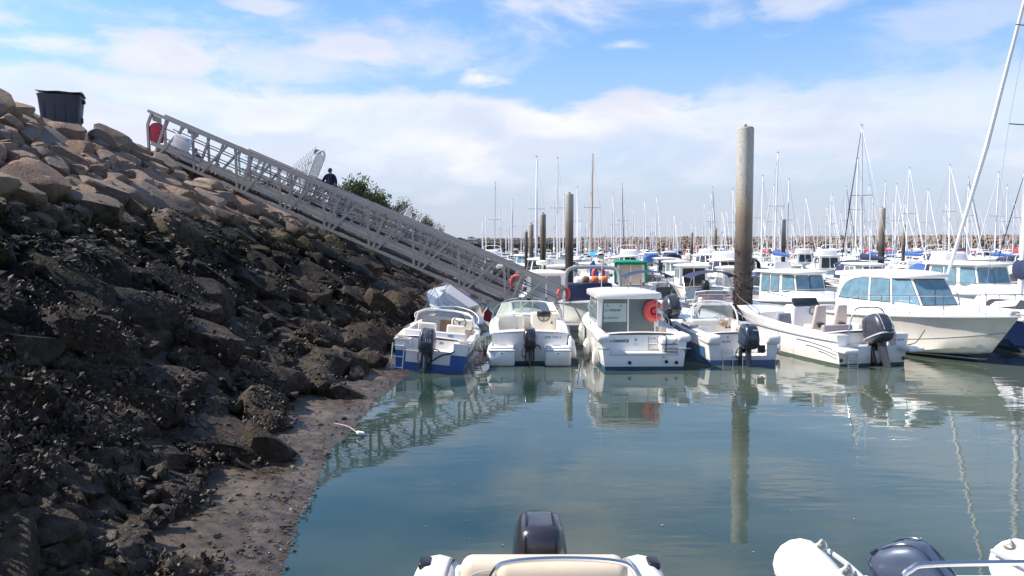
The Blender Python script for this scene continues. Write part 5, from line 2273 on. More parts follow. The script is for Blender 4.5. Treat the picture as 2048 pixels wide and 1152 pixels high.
def boat_bluewhite():
    p = at_z(1486, 730, 0)
    root = empty('motorboat', (p.x, p.y, 0), (0, 0, R(4)), label='blue hulled white decked open motorboat with dark blue outboard before thick pile', cat='motorboat')
    H = Hull(5.3, 2.05, .74, 1.06, .3, tr=.92, pz=.13, full=2.3)
    shell(root, H, (M['gel'], M['bluegrey']), cockpit=(.62, 3.0), sole=.26, gun=.24, notch=(.62, .24, .48), rail=M['whitemetal'], linerm=M['gel2'])
    # blue topside band along both sides
    for s in (-1, 1):
        rows = []
        for i in range(1, 17):
            r_ = H.st[i]
            t = i / 18
            a, b = r_[2], r_[5 if t > .3 else 4]
            rows.append([Vector((s * (a.x + .004), a.y, a.z)), Vector((s * (a.x + (b.x - a.x) * .5 + .006), (a.y + b.y) / 2, (a.z + b.z) / 2)), Vector((s * (b.x + .005), b.y, b.z))])
        MB().grid(rows).build('blue_topside', M['bluegrey'], root)
    for s in (-1, 1):
        MB().rbox((s * .78, .3, .66), (.40, .8, .26), .09).build('quarter_cushion', M['gel'], root)
        MB().rbox((s * .84, 1.9, .86), (.28, .8, .1), .04).build('side_cushion', M['greycloth'], root)
    outboard(root, (.02, -.02, .32), 1.0, M['cowlblue'], R(2), text=[('YAMAHA', .045, (-.02, -.59, .66), (R(60), 0, 0), M['inkwhite'])])
    ladder(root, -.42, -.04, -.1, .44, .26, 3)
    MB().tube([(-.02, -.02, .22), (-.02, -.03, -.1)], .014, 5).build('transom_strut', M['steel'], root)
    zb = H.hz(.55) + .03
    hoop(root, [(-.62, 2.2, zb - .2), (-.66, 2.3, zb + .25), (-.5, 2.45, zb + .52), (0, 2.55, zb + .60), (.5, 2.45, zb + .52), (.66, 2.3, zb + .25), (.68, 2.2, zb - .2)], .026, M['whitemetal'], 'screen_hoop')
    b = [(-.62, 2.3, zb), (-.3, 2.75, zb + .05), (.3, 2.75, zb + .05), (.62, 2.3, zb)]
    t = [(-.56, 2.4, zb + .42), (-.28, 2.52, zb + .56), (.28, 2.52, zb + .56), (.56, 2.4, zb + .42)]
    MB().grid([b, t]).build('windscreen', M['screenc'], root)
    MB().rbox((-.1, 2.45, .62), (1.2, .5, .72), .06).build('console', M['gel2'], root)
    MB().rbox((-.35, 2.185, .62), (.44, .02, .3), .008).build('locker_door', M['gel'], root)
    MB().rbox((.25, 2.2, .86), (.22, .1, .12), .03).build('wheel_base', M['teak'], root)
    wheel_part(root, (.25, 2.1, .92), .15, R(-70), M['teak'])
    wheel_part(root, (.08, 2.3, 1.02), .12, R(-40), M['gelgrey'])
    for x in (.33, .42):
        MB().lathe([(.03, -.01), (.03, .02)], 10, (x, 2.19, .74), 'Y').build('gauge', M['black'], root)
    MB().rbox((0, .75, .5), (1.1, .36, .3), .05).build('aft_bench', M['gel'], root)
    for s in (-1, 1):
        hoop(root, [(s * .85, 2.3, .95), (s * .86, 2.6, 1.12), (s * .7, 3.8, 1.3), (0, 5.2, 1.42)], .013, M['steel'], 'bow_rail')
    text_mesh('lettering', 'CLAIR DX', .085, M['inkgrey'], root, (-.54, .474, .52), (R(90), 0, 0), .0015)
    MB().lathe([(.02, -.01), (.02, .01)], 8, (-.48, .476, .66), 'Y').build('drain', M['black'], root)
    MB().lathe([(.035, -.006), (.035, .006)], 12, (-.24, .476, .66), 'Y').build('sticker', M['gelgrey'], root)
    for k, (a, c) in enumerate((((.5, .05, .3), (.72, .05, .44)), ((.62, .05, .26), (.85, .05, .36)))):
        MB().bar(a, c, .03, .05).build('trim_bracket', M['gelgrey'], root)
    for x in (.52, .6):
        MB().box((x - .1, -.05, .42), (.1, .06, .2)).build('jack_plate', M['black'], root)
    return root


boat_bluewhite()


def boat_open_large():
    p = at_z(1748, 732, 0)
    root = empty('motorboat', (p.x, p.y + .1, 0), (0, 0, R(13)), label='large white open motorboat with two beige seats and big grey outboard', cat='motorboat')
    H = Hull(6.6, 2.35, .80, 1.22, .35, tr=.90, pz=.06, full=2.3, flare=.7)
    shell(root, H, (M['gel'], M['antifoul_g']), cockpit=(.62, 4.2), sole=.30, gun=.20, notch=(.70, .50, .42), rail=None, linerm=M['gel'])
    for s in (-1, 1):
        # decorative scoops along the quarter
        for (z, y0, y1) in ((.42, .1, 1.7), (.30, .1, 1.3), (.20, .1, .8)):
            pts = []
            for k in range(7):
                y = y0 + (y1 - y0) * k / 6
                t = y / H.L
                i = int(t * 18)
                f = t * 18 - i
                zz = z + .12 * math.sin(k / 6 * PI * .5)
                best = None
                for a, b in zip(H.st[i][2:], H.st[i][3:]):
                    if a.z <= zz <= b.z:
                        best = a.lerp(b, (zz - a.z) / (b.z - a.z))
                if best is None:
                    continue
                pts.append(Vector((s * (best.x + .012 + (H.hb(t) - H.hb(i / 18))), y, zz)))
            if len(pts) > 2:
                MB().tube(pts, .012, 5).build('hull_groove', M['gelgrey'], root)
        MB().tube([H.sheer(6.6 * i / 22, s, -.006, -.16) for i in range(21)], .012, 5).build('rubbing_strake', M['gelgrey'], root)
        MB().rbox((s * .95, -.22, .44), (.44, .52, .12), .05).build('swim_platform', M['gel'], root)
        MB().lathe([(.03, 0), (.045, .01), (.045, -.01), (.02, -.012)], 10, (s * .92, -.012, .16), 'Y').build('drain', M['black'], root)
    outboard(root, (.12, .08, .30), 1.22, M['cowlgrey'], R(-22), text=[('YAMAHA', .05, (-.13, -.56, .71), (R(35), 0, 0), M['inkwhite'])], band=M['gelgrey'])
    ladder(root, -.62, -.06, -.02, .60, .28, 4)
    hoop(root, [(-.62, .2, .55), (-.56, .2, .95), (-.38, .22, 1.42), (.0, .22, 1.48), (.42, .22, 1.42), (.62, .2, .95), (.68, .2, .55)], .02, M['steel'], 'ski_arch')
    MB().rbox((-.55, .70, .90), (.9, .14, .2), .05).build('aft_cushion', M['cushiongrey'], root)
    MB().rbox((.72, .70, .90), (.6, .14, .2), .05).build('aft_cushion', M['cushiongrey'], root)
    for x in (-.25, .42):
        mb = MB()
        mb.rbox((x, 2.1, .78), (.48, .45, .16), .06)
        mb.rbox((x, 1.88, 1.12), (.44, .14, .62), .065, Matrix.Rotation(R(8), 3, 'X'), taper=.72)
        mb.build('pilot_seat', M['seat'], root)
        MB().lathe([(.12, .3), (.07, .34), (.06, .72)], 10, (x, 2.1, 0)).build('seat_pedestal', M['gelgrey'], root)
        MB().box((x, 1.80, .86), (.2, .02, .12)).build('seat_pocket', M['black'], root)
    MB().rbox((.0, 3.1, .82), (1.0, .55, 1.04), .08, taper=.9).build('console', M['gel'], root)
    MB().rbox((.0, 2.95, 1.42), (.82, .10, .28), .04, Matrix.Rotation(R(-35), 3, 'X')).build('console_screen', M['glass'], root)
    wheel_part(root, (.2, 2.74, 1.22), .18, R(-60))
    MB().rbox((-.62, 3.0, .75), (.55, .12, .75), .06).build('console_cover', M['greycloth'], root)
    for s in (-1, 1):
        hoop(root, [(s * 1.08, 3.6, 1.0), (s * 1.06, 3.8, 1.18), (s * .95, 4.8, 1.36), (s * .5, 6.1, 1.55), (0, 6.6, 1.62)], .014, M['steel'], 'bow_rail')
    text_mesh('lettering', 'NO AB7381', .07, M['inkgrey'], root, (.60, -.004, .62), (R(90), 0, 0), .001)
    return root


big_open = boat_open_large()


def arch_uv():
    pts = [(.06, .12), (.98, .12), (.98, .93)]
    for k in range(9):
        a = R(90 + 90 * k / 8)
        pts.append((.50 + .44 * math.cos(a), .30 + .63 * math.sin(a)))
    return pts


def boat_cruiser():
    # bow towards the camera
    root = empty('cabin_cruiser', (10.9, 27.0, 0), (0, 0, R(192)), label='big white cabin cruiser with blue curtained windows, bow towards camera at right', cat='cabin cruiser')
    H = Hull(8.2, 2.9, .95, 1.34, .45, tr=.92, pz=.05, full=2.1, flare=.9, rake=.12)
    shell(root, H, (M['gel2'], M['antifoul']), cockpit=(.4, 2.2), sole=.35, gun=.25, rail=M['gelgrey'], linerm=M['gel'], deckm=M['gel'])
    for s in (-1, 1):
        # navy boot stripe and thin line
        rows = []
        for i in range(19):
            a = H.st[i][2]
            b = H.st[i][3]
            k = .5
            rows.append([Vector((s * (a.x + .006), a.y + .003, a.z + .015)), Vector((s * (a.x + (b.x - a.x) * k + .007), a.y + (b.y - a.y) * k + .004, a.z + (b.z - a.z) * k * .75))])
        MB().grid(rows).build('boot_stripe', M['navy'], root)
        MB().tube([H.st[i][4] * 1 + Vector((.005, 0, 0)) if s > 0 else Vector((-H.st[i][4].x - .005, H.st[i][4].y, H.st[i][4].z)) for i in range(19)], .008, 5).build('hull_line', M['inkgrey'], root)
        # port light
        q = H.st[11][5]
        MB().rbox((s * (q.x - .0), q.y, q.z), (.04, .26, .13), .018, Matrix.Rotation(s * R(12), 3, 'Y')).build('port_light', M['glass'], root)
    cw = 1.02
    y0, y1, z0, zt = 2.2, 4.9, .9, 2.18
    plan = [(-cw, y0), (cw, y0), (cw, y1), (cw * .62, y1 + 1.0), (-cw * .62, y1 + 1.0), (-cw, y1)]
    top = [(-cw * .86, y0 + .1), (cw * .86, y0 + .1), (cw * .84, y1 - .3), (cw * .55, y1 + .15), (-cw * .55, y1 + .15), (-cw * .84, y1 - .3)]
    q, _ = cabin(root, plan, z0, zt, top, M['gel'])
    # low coachroof ahead of the windscreen
    cp = [(-cw, y1 - .2), (cw, y1 - .2), (cw * .62, 6.3), (.25, 7.0), (-.25, 7.0), (-cw * .62, 6.3)]
    ct = [(-cw * .9, y1), (cw * .9, y1), (cw * .5, 6.15), (.18, 6.7), (-.18, 6.7), (-cw * .5, 6.15)]
    cabin(root, cp, 1.0, lambda x, y: 1.46 - .10 * max(0, (y - 5)), ct, M['gel'], 'coachroof')
    for k, flip in ((1, False), (5, True)):
        uv = arch_uv()
        if flip:
            uv = [(1 - u, v) for (u, v) in uv]
        uv1 = [(u, .36 + v * .62) for (u, v) in uv]
        window(root, q[k], uv1, M['curtain'], 'side_window')
        mb = MB()
        u = .30 if not flip else .70
        u = .62 if not flip else .38
        panel(mb, q[k], [(u - .012, .42), (u + .012, .42), (u + .012, .95), (u - .012, .95)], .02, .01)
        mb.build('window_mullion', M['gel'], root)
    for k in (2, 3, 4):
        window(root, q[k], [(.05, .40), (.95, .40), (.93, .94), (.07, .94)], M['curtain'], 'windscreen')
    for (a, b) in (((.4, y1 + .93, 1.42), (.15, y1 + .62, 1.85)), ((-.4, y1 + .93, 1.42), (-.62, y1 + .55, 1.80))):
        MB().tube([a, b], .012, 5).build('wiper', M['black'], root)
    roof_slab(root, [(-.9, y0 - .1), (.9, y0 - .1), (.86, y1 - .15), (.56, y1 + .28), (-.56, y1 + .28), (-.86, y1 - .15)], zt - .03, .12, M['gel'], .04, .10)
    # pinkish aft bulkhead door
    mb = MB()
    panel(mb, q[0], ruv(.56, .42, .84, .9, .2), .015, .01)
    mb.build('door_window', M['glass'], root)
    pulpit(root, H, 2.2, .52, stan=6)
    MB().rbox((0, 7.9, 1.38), (.3, .35, .14), .04).build('windlass', M['gelgrey'], root)
    an = MB()
    an.tube([(0, 7.6, 1.42), (0, 8.35, 1.36), (0, 8.45, 1.2)], .03, 6)
    an.prism([(-.12, 8.38, 1.25), (.12, 8.38, 1.25), (.03, 8.5, 1.0), (-.03, 8.5, 1.0)], (0, .03, 0))
    an.build('anchor', M['galv'], root)
    MB().tube([(.5, 3.2, 2.25), (.52, 3.2, 3.6)], .01, 5).build('aerial', M['white'], root)
    MB().lathe([(.04, 0), (.09, .02), (.09, .1), (.03, .13)], 12, (-.3, 3.0, 2.32)).build('navigation_dome', M['white'], root)
    return root


boat_cruiser()


def side_pilot(name, label, loc, rz, k=1.0, curt='curtain', cat='motorboat', door='greydoor', roofm='gel', L=6.4, cover=None, motor=False, group=None, rail=True, radar=False, bot='antifoul', hullm='gel'):
    """generic pilothouse boat, stern at origin, bow +y"""
    root = empty(name, loc, (0, 0, rz), label=label, cat=cat, group=group)
    B = L * .37
    H = Hull(L, B, .74 * k, 1.05 * k, .3, tr=.92, pz=.08, n=12)
    shell(root, H, (M[hullm], M[bot]), cockpit=(.25, L * .34), sole=.3, gun=.18, rail=M['gelgrey'], linerm=M['gel2'], deckm=M['gel'])
    cw = B * .37
    y0, y1, z0, zt = L * .34, L * .56, .3, 1.85 * k
    plan = [(-cw, y0), (cw, y0), (cw, y1), (cw * .7, y1 + L * .12), (-cw * .7, y1 + L * .12), (-cw, y1)]
    top = [(-cw * .92, y0), (cw * .92, y0), (cw * .9, y1 - .1), (cw * .62, y1 + L * .05), (-cw * .62, y1 + L * .05), (-cw * .9, y1 - .1)]
    q, _ = cabin(root, plan, z0, zt, top, M['gel'])
    for (u0, u1) in ((.1, .49), (.52, .9)):
        mb = MB()
        panel(mb, q[0], [(u0, .15), (u1, .15), (u1, .93), (u0, .93)], .012, .01)
        mb.build('door', M[door], root)
    for i, uv in ((1, (.08, .56, .47, .93)), (1, (.53, .56, .92, .93)), (5, (.08, .56, .47, .93)), (5, (.53, .56, .92, .93)), (2, (.1, .58, .9, .94)), (4, (.1, .58, .9, .94)), (3, (.05, .58, .48, .94)), (3, (.52, .58, .95, .94))):
        window(root, q[i], ruv(*uv), M[curt], seal=label is not None)
    roof_slab(root, [(-cw, y0 - .3), (cw, y0 - .3), (cw * .97, y1), (cw * .66, y1 + L * .08), (-cw * .66, y1 + L * .08), (-cw * .97, y1)], zt - .01, .09, M[roofm], .06, .07)
    cp = [(-cw * .95, y1), (cw * .95, y1), (cw * .5, L * .84), (-cw * .5, L * .84)]
    ct = [(-cw * .85, y1), (cw * .85, y1), (cw * .4, L * .80), (-cw * .4, L * .80)]
    cabin(root, cp, .8 * k, 1.22 * k, ct, M['gel'], 'coachroof')
    if rail:
        pulpit(root, H, L * .4, .42, stan=4)
    if motor:
        outboard(root, (0, -.02, .42), .95, M[motor])
    if cover:
        yy = y0 - .9
        rows = []
        for i in range(5):
            t = i / 4
            rows.append([Vector((cw * 1.05 * math.cos(a), y0 - .02 - t * 1.3, zt * .55 + (zt * .5) * math.sin(a) ** .6 * (1 - .12 * t))) for a in [PI * j / 10 for j in range(11)]])
        o = MB().grid(rows).build('canvas_cover', M[cover], root)
    if radar:
        MB().lathe([(.05, 0), (.26, .02), (.29, .07), (.29, .16), (.24, .21), (.05, .23)], 18, (-.1, y1 - .2, zt + .32)).build('radar_dome', M['gel2'], root)
        MB().tube([(-.1, y1 - .2, zt), (-.1, y1 - .2, zt + .34)], .05, 6).build('radar_post', M['gel'], root)
    return root


side_pilot('motorboat', 'white pilothouse boat with blue side windows behind the open boat with beige seats', (10.6, 34.3, 0), R(193), 1.08, curt='curtain', L=7.2)
side_pilot('motorboat', 'white pilothouse boat with teal blue windows at the right edge behind navy sailboat', (19.3, 37.3, 0), R(188), 1.22, curt='curtain', L=8.6, group=None)
side_pilot('motorboat', 'white wheelhouse boat with grey curtained doors and cream radar dome behind gangway foot', (1.45, 30.6, 0), R(0), 1.02, curt='glassgreen', L=6.2, radar=True)


def boat_tilted():
    root = empty('motorboat', at_depth(925, 640, 31.2) + Vector((.0, 0, .25)), (R(-5), R(-34), R(172)), label='white boat lying heeled over on the mud under the near gangway', cat='motorboat')
    root.rotation_mode = 'XYZ'
    H = Hull(5.6, 2.25, .8, 1.15, .42, tr=.88, pz=.06, n=14)
    shell(root, H, (M['gel'], M['gelgrey']), cockpit=(.4, 2.3), sole=.3, gun=.2, rail=M['gelgrey'], linerm=M['gel2'])
    cw = .74
    cp = [(-cw, 2.3), (cw, 2.3), (cw * .8, 3.9), (cw * .35, 4.7), (-cw * .35, 4.7), (-cw * .8, 3.9)]
    ct = [(-cw * .9, 2.3), (cw * .9, 2.3), (cw * .7, 3.75), (cw * .28, 4.4), (-cw * .28, 4.4), (-cw * .7, 3.75)]
    q, _ = cabin(root, cp, .85, 1.38, ct, M['gel'])
    for k in (1, 5):
        mb = MB()
        panel(mb, q[k], ruv(.3, .3, .72, .8, .3), .012, .01)
        mb.build('window', M['glass'], root)
    b = [(-.85, 1.9, 1.0), (-.66, 2.6, 1.40), (.66, 2.6, 1.40), (.85, 1.9, 1.0)]
    t = [(-.80, 1.75, 1.45), (-.56, 2.3, 1.85), (.56, 2.3, 1.85), (.80, 1.75, 1.45)]
    windscreen(root, b, t, M['screenp'], M['greycloth'], .02)
    pulpit(root, H, 3.4, .36, stan=3)
    text_mesh('lettering', 'CH 58274', .16, M['inkgrey'], root, (1.02, 2.9, .66), (R(84), 0, R(93)), .002)
    outboard(root, (0, 0, .5), .8, M['cowl'], R(-35))
    return root


boat_tilted()

# flag on the heeled boat
fg = empty('flag', at_depth(975, 640, 26.4), label='small dark red flag hanging near the heeled boat under gangway', cat='flag')
MB().prism([(-.14, 0, .0), (.1, 0, -.1), (.16, 0, .25), (.02, 0, .42), (-.12, .03, .26)], (0, .012, 0)).build('cloth', M['redcloth'], fg)
MB().tube([(.16, .0, -.35), (.02, 0, .5)], .01, 5).build('staff', M['wood'], fg)


def boat_bimini():
    p = at_depth(1187, 650, 27.3)
    root = empty('motorboat', (p.x + .1, 27.0, 0), (0, 0, R(180)), label='boat with thick grey bimini hoop and navy cover behind A CHANCE', cat='motorboat')
    root.location.y = 33.0
    H = Hull(5.8, 2.3, .8, 1.1, .3, tr=.92, n=12)
    shell(root, H, (M['gel'], M['antifoul']), cockpit=(.4, 3.2), sole=.3, gun=.2, rail=M['gelgrey'], linerm=M['gel2'])
    # navy cover over console facing the camera
    MB().rbox((.1, 4.0, 1.3), (1.7, .5, .75), .08).build('console_cover', M['navycloth'], root)
    MB().rbox((.0, 3.2, 1.65), (1.2, .6, .45), .12).build('white_bag', M['white'], root)
    for (x, m_) in ((-.5, 'orange'), (-.15, 'orange'), (.2, 'wood')):
        MB().rbox((x, 3.75, 1.78), (.3, .2, .28), .1).build('life_jacket', M[m_], root)
    hoop(root, [(1.02, 4.6, 1.0), (1.0, 4.4, 1.9), (.85, 4.3, 2.2), (.4, 4.25, 2.27), (-.4, 4.25, 2.27), (-.85, 4.3, 2.2), (-1.0, 4.4, 1.9), (-1.02, 4.6, 1.0)], .075, M['greycloth'], 'rolled_bimini', 10)
    outboard(root, (0, -.02, .4), .95, M['cowl'])
    return root


boat_bimini()


def boat_rib_behind():
    p = at_depth(1350, 640, 23.6)
    root = empty('inflatable_boat', (p.x, 23.3, 0), (0, 0, R(8)), label='white inflatable boat with grey outboard just right of A CHANCE', cat='inflatable boat')
    for s in (-1, 1):
        pts = [(s * .75, -.2, .42), (s * .78, .6, .44), (s * .78, 2.6, .5), (s * .5, 3.5, .62), (0, 3.9, .7)]
        MB().tube(smooth_path(pts), .23, 12).build('tube', M['white'], root, smooth=60)
    MB().box((0, 1.6, .24), (1.2, 3.4, .2)).build('floor', M['gelgrey'], root)
    MB().box((0, .05, .45), (1.1, .06, .55)).build('transom', M['gelgrey'], root)
    outboard(root, (-.2, 0, .62), 1.1, M['cowlgrey'], R(-28))
    MB().rbox((.1, 1.6, .85), (.6, .5, .9), .08).build('console', M['white'], root)
    MB().rbox((.1, 1.55, 1.55), (.5, .1, .38), .04).build('console_screen', M['glass'], root)
    MB().rbox((-.55, 2.0, 1.0), (.3, .3, .9), .06).build('seat_back', M['cushiongrey'], root)
    hoop(root, [(-.6, 1.2, .6), (-.55, 1.3, 1.5), (0, 1.35, 1.95), (.55, 1.3, 1.5), (.6, 1.2, .6)], .018, M['steel'], 'roll_bar')
    return root


boat_rib_behind()

# fenders and ropes in the near row
for (px, py, D, L, r, lab, ln) in [
        (977, 722, 19.7, .46, .085, 'white fender left of FOR TAO 2, nearest the blue boat', (0, R(12))),
        (989, 724, 19.9, .42, .08, 'second white fender left of FOR TAO 2', (0, R(3))),
        (1148, 716, 19.9, .55, .085, 'white fender leaning off the right quarter of FOR TAO 2', (0, R(-10))),
        (1163, 690, 22.6, .62, .09, 'white fender farthest forward on the left side of A CHANCE', (0, 0)),
        (1173, 711, 21.0, .44, .09, 'middle white fender on the left side of A CHANCE', (0, 0)),
        (1190, 730, 19.5, .40, .08, 'rear white fender on the left side of A CHANCE', (0, 0)),
        (1555, 672, 23.6, .50, .11, 'white fender under the bow of the large open boat', (0, 0)),
        (1556, 706, 21.3, .3, .07, 'small white fender at the right side of the blue hulled boat', (0, 0)),
        (1588, 693, 22.0, .58, .11, 'long white fender on the bow side of the large open boat', (0, 0)),
        (1383, 708, 21.4, .3, .07, 'small white fender between A CHANCE and the blue hulled boat', (0, 0))]:
    p = at_depth(px, py, D)
    fender(p, r, L, .3, lab, ln)
for (a, b, sag, lab) in [((985, 690, 19.8), (950, 700, 19.9), .1, 'dark mooring rope between blue boat and FOR TAO 2'),
                         ((1372, 640, 21.5), (1300, 600, 20.6), .1, 'thin dark line from A CHANCE cabin to the inflatable boat'),
                         ((1155, 690, 19.8), (1168, 660, 24.5), .15, 'mooring rope from FOR TAO 2 to the pontoon'),
                         ((1850, 660, 20.2), (1815, 690, 19.6), .12, 'dark mooring rope at the stern of the large open boat')]:
    pa, pb = at_depth(*a), at_depth(*b)
    m_ = (pa + pb) / 2 - Vector((0, 0, sag))
    rope([pa, m_, pb], .012, M['ropedark'], lab)

# old tyre-and-rope clutter hanging between the boats
cl = empty('rope_coil', at_depth(955, 705, 20.2), label='pale coil of rope hanging between blue boat and FOR TAO 2', cat='rope')
MB().tube([Vector((.12 * math.cos(a) + .01 * math.sin(3 * a), .02 * math.sin(a * .5), .2 * math.sin(a))) for a in [k * .35 for k in range(54)]], .012, 5).build('coil', M['rope'], cl)
MB().tube([(0, 0, .2), (.05, .1, .45)], .01, 5).build('tail', M['rope'], cl)


def boat_navy_sail():
    root = empty('sailing_boat', (15.9, 19.4, 0), (0, 0, R(0)), label='navy hulled sailing boat with white furled jib at the right edge', cat='sailing boat')
    H = Hull(9.2, 2.9, .95, 1.2, .5, tr=.72, pz=.1, full=2.0, flare=.2, n=16, nar=.8)
    shell(root, H, (M['navy'], M['antifoul_k']), cockpit=(.5, 2.8), sole=.4, gun=.35, rail=M['gelgrey'], linerm=M['gel2'], deckm=M['gel'])
    cp = [(-.85, 2.8), (.85, 2.8), (.75, 5.5), (.4, 6.6), (-.4, 6.6), (-.75, 5.5)]
    ct = [(-.75, 2.85), (.75, 2.85), (.62, 5.3), (.3, 6.3), (-.3, 6.3), (-.62, 5.3)]
    q, _ = cabin(root, cp, 1.0, lambda x, y: 1.62 - .06 * (y - 2.8), ct, M['gel'], 'coachroof')
    for k in (1, 5):
        mb = MB()
        panel(mb, q[k], ruv(.1, .3, .9, .8, .2), .012, .01)
        mb.build('window', M['glass'], root)
    MB().tube([(0, 4.6, 1.4), (.12, 4.6, 5.0), (.36, 4.6, 12.8)], [.085, .085, .07], 10).build('mast', M['alu'], root)
    for z, x in ((6.8, .17), (9.8, .27)):
        MB().tube([(x - .8, 4.45, z + .02), (x, 4.6, z), (x + .8, 4.45, z + .02)], .02, 5).build('spreader', M['galvdark'], root)
    MB().tube([(0, 4.5, 2.15), (0, 1.2, 2.25)], .06, 8).build('boom', M['alu'], root)
    rows = []
    for i in range(9):
        t = i / 8
        y = 4.72 - t * 3.4
        w, hh = .20 - .06 * t, .62 - .3 * t
        rows.append([Vector((w * math.cos(a) * (1 + .1 * math.sin(5 * t * 3 + a)), y, 2.02 + hh * (.5 + .5 * math.sin(a)) * (1 + .05 * math.sin(9 * t)))) for a in [2 * PI * j / 12 for j in range(12)]])
    MB().loft(rows).build('sail_cover', M['navycloth'], root, smooth=60)
    MB().tube([(.02, 8.95, 1.35), (.2, 6.9, 6.4), (.36, 4.75, 12.6)], [.055, .075, .04], 8).build('furled_jib', M['mastwhite'], root)
    for s in (-1, 1):
        MB().tube([(s * 1.25, 4.4, 1.1), (s * .8 + .17, 4.45, 6.8), (.36, 4.6, 12.6)], .009, 4).build('shroud', M['steel'], root)
    MB().tube([(0, .1, 1.05), (.34, 4.55, 12.75)], .009, 4).build('backstay', M['steel'], root)
    pulpit(root, H, 7.4, .55, stan=2)
    return root


boat_navy_sail()

# ------------------------------------------------------------------ prototypes for the rows behind


def proto_sail(cover, jib, hullm, mastm, L=8.6, coverm=None):
    root = empty('sailing_boat')
    H = Hull(L, L * .33, .85, 1.15, .4, tr=.7, pz=.08, full=2.0, flare=.2, n=12, nar=.8)
    shell(root, H, (M[hullm], M['antifoul']), cockpit=(.6, L * .3), sole=.4, gun=.3, rail=None, linerm=M['gel2'], deckm=M['gel'])
    w = L * .09
    cp = [(-w, L * .3), (w, L * .3), (w * .85, L * .58), (w * .4, L * .7), (-w * .4, L * .7), (-w * .85, L * .58)]
    ct = [(-w * .88, L * .31), (w * .88, L * .31), (w * .7, L * .57), (w * .3, L * .66), (-w * .3, L * .66), (-w * .7, L * .57)]
    q, _ = cabin(root, cp, .9, lambda x, y: 1.55 - .05 * (y - L * .3), ct, M['gel'], 'coachroof')
    for k in (1, 5):
        mb = MB()
        panel(mb, q[k], ruv(.1, .35, .9, .8, .2), .012, .01)
        mb.build('window', M['glass'], root)
    my = L * .55
    MB().tube([(0, my, 1.3), (0, my - .1, 11)], [.08, .06], 8).build('mast', M[mastm], root)
    MB().tube([(-.75, my - .1, 6.4), (0, my - .05, 6.4), (.75, my - .1, 6.4)], .02, 5).build('spreader', M['galvdark'], root)
    MB().tube([(0, my - .1, 2.0), (0, L * .13, 2.1)], .05, 6).build('boom', M['alu'], root)
    if cover:
        rows = []
        for i in range(7):
            t = i / 6
            rows.append([Vector(((.16 - .05 * t) * math.cos(a), my - .02 - t * L * .40, 2.02 + (.5 - .28 * t) * (.5 + .5 * math.sin(a)))) for a in [2 * PI * j / 10 for j in range(10)]])
        MB().loft(rows).build('sail_cover', M[cover], root, smooth=60)
    MB().tube([(0, L * .97, 1.25), (0, (L * .97 + my) / 2, 6.1), (0, my, 10.7)], [.03, .05, .025] if jib else [.012] * 3, 6).build('furled_jib' if jib else 'forestay', M[jib or 'steel'], root)
    for s in (-1, 1):
        MB().tube([(s * L * .14, my - .1, 1.0), (s * .75, my - .1, 6.4), (0, my - .1, 10.9)], .008, 4).build('shroud', M['steel'], root)
    MB().tube([(0, .05, .95), (0, my - .1, 10.95)], .009, 4).build('backstay', M['steel'], root)
    MB().tube([(0, my - .1, 10.95), (0, my - .1, 11.25)], .012, 4).build('aerial', M['black'], root)
    MB().tube([(-.12, my - .1, 11.1), (.16, my - .1, 11.1)], .014, 4).build('wind_vane', M['black'], root)
    pulpit(root, H, L * .8, .5, stan=2)
    if coverm:
        rows = []
        for i in range(4):
            t = i / 3
            rows.append([Vector((L * .11 * math.cos(a), L * .30 - .9 + t * 1.1, 1.0 + .95 * math.sin(a) * (1 - .25 * abs(t - .4)))) for a in [PI * j / 8 for j in range(9)]])
        MB().grid(rows).build('spray_hood', M[coverm], root)
    return root


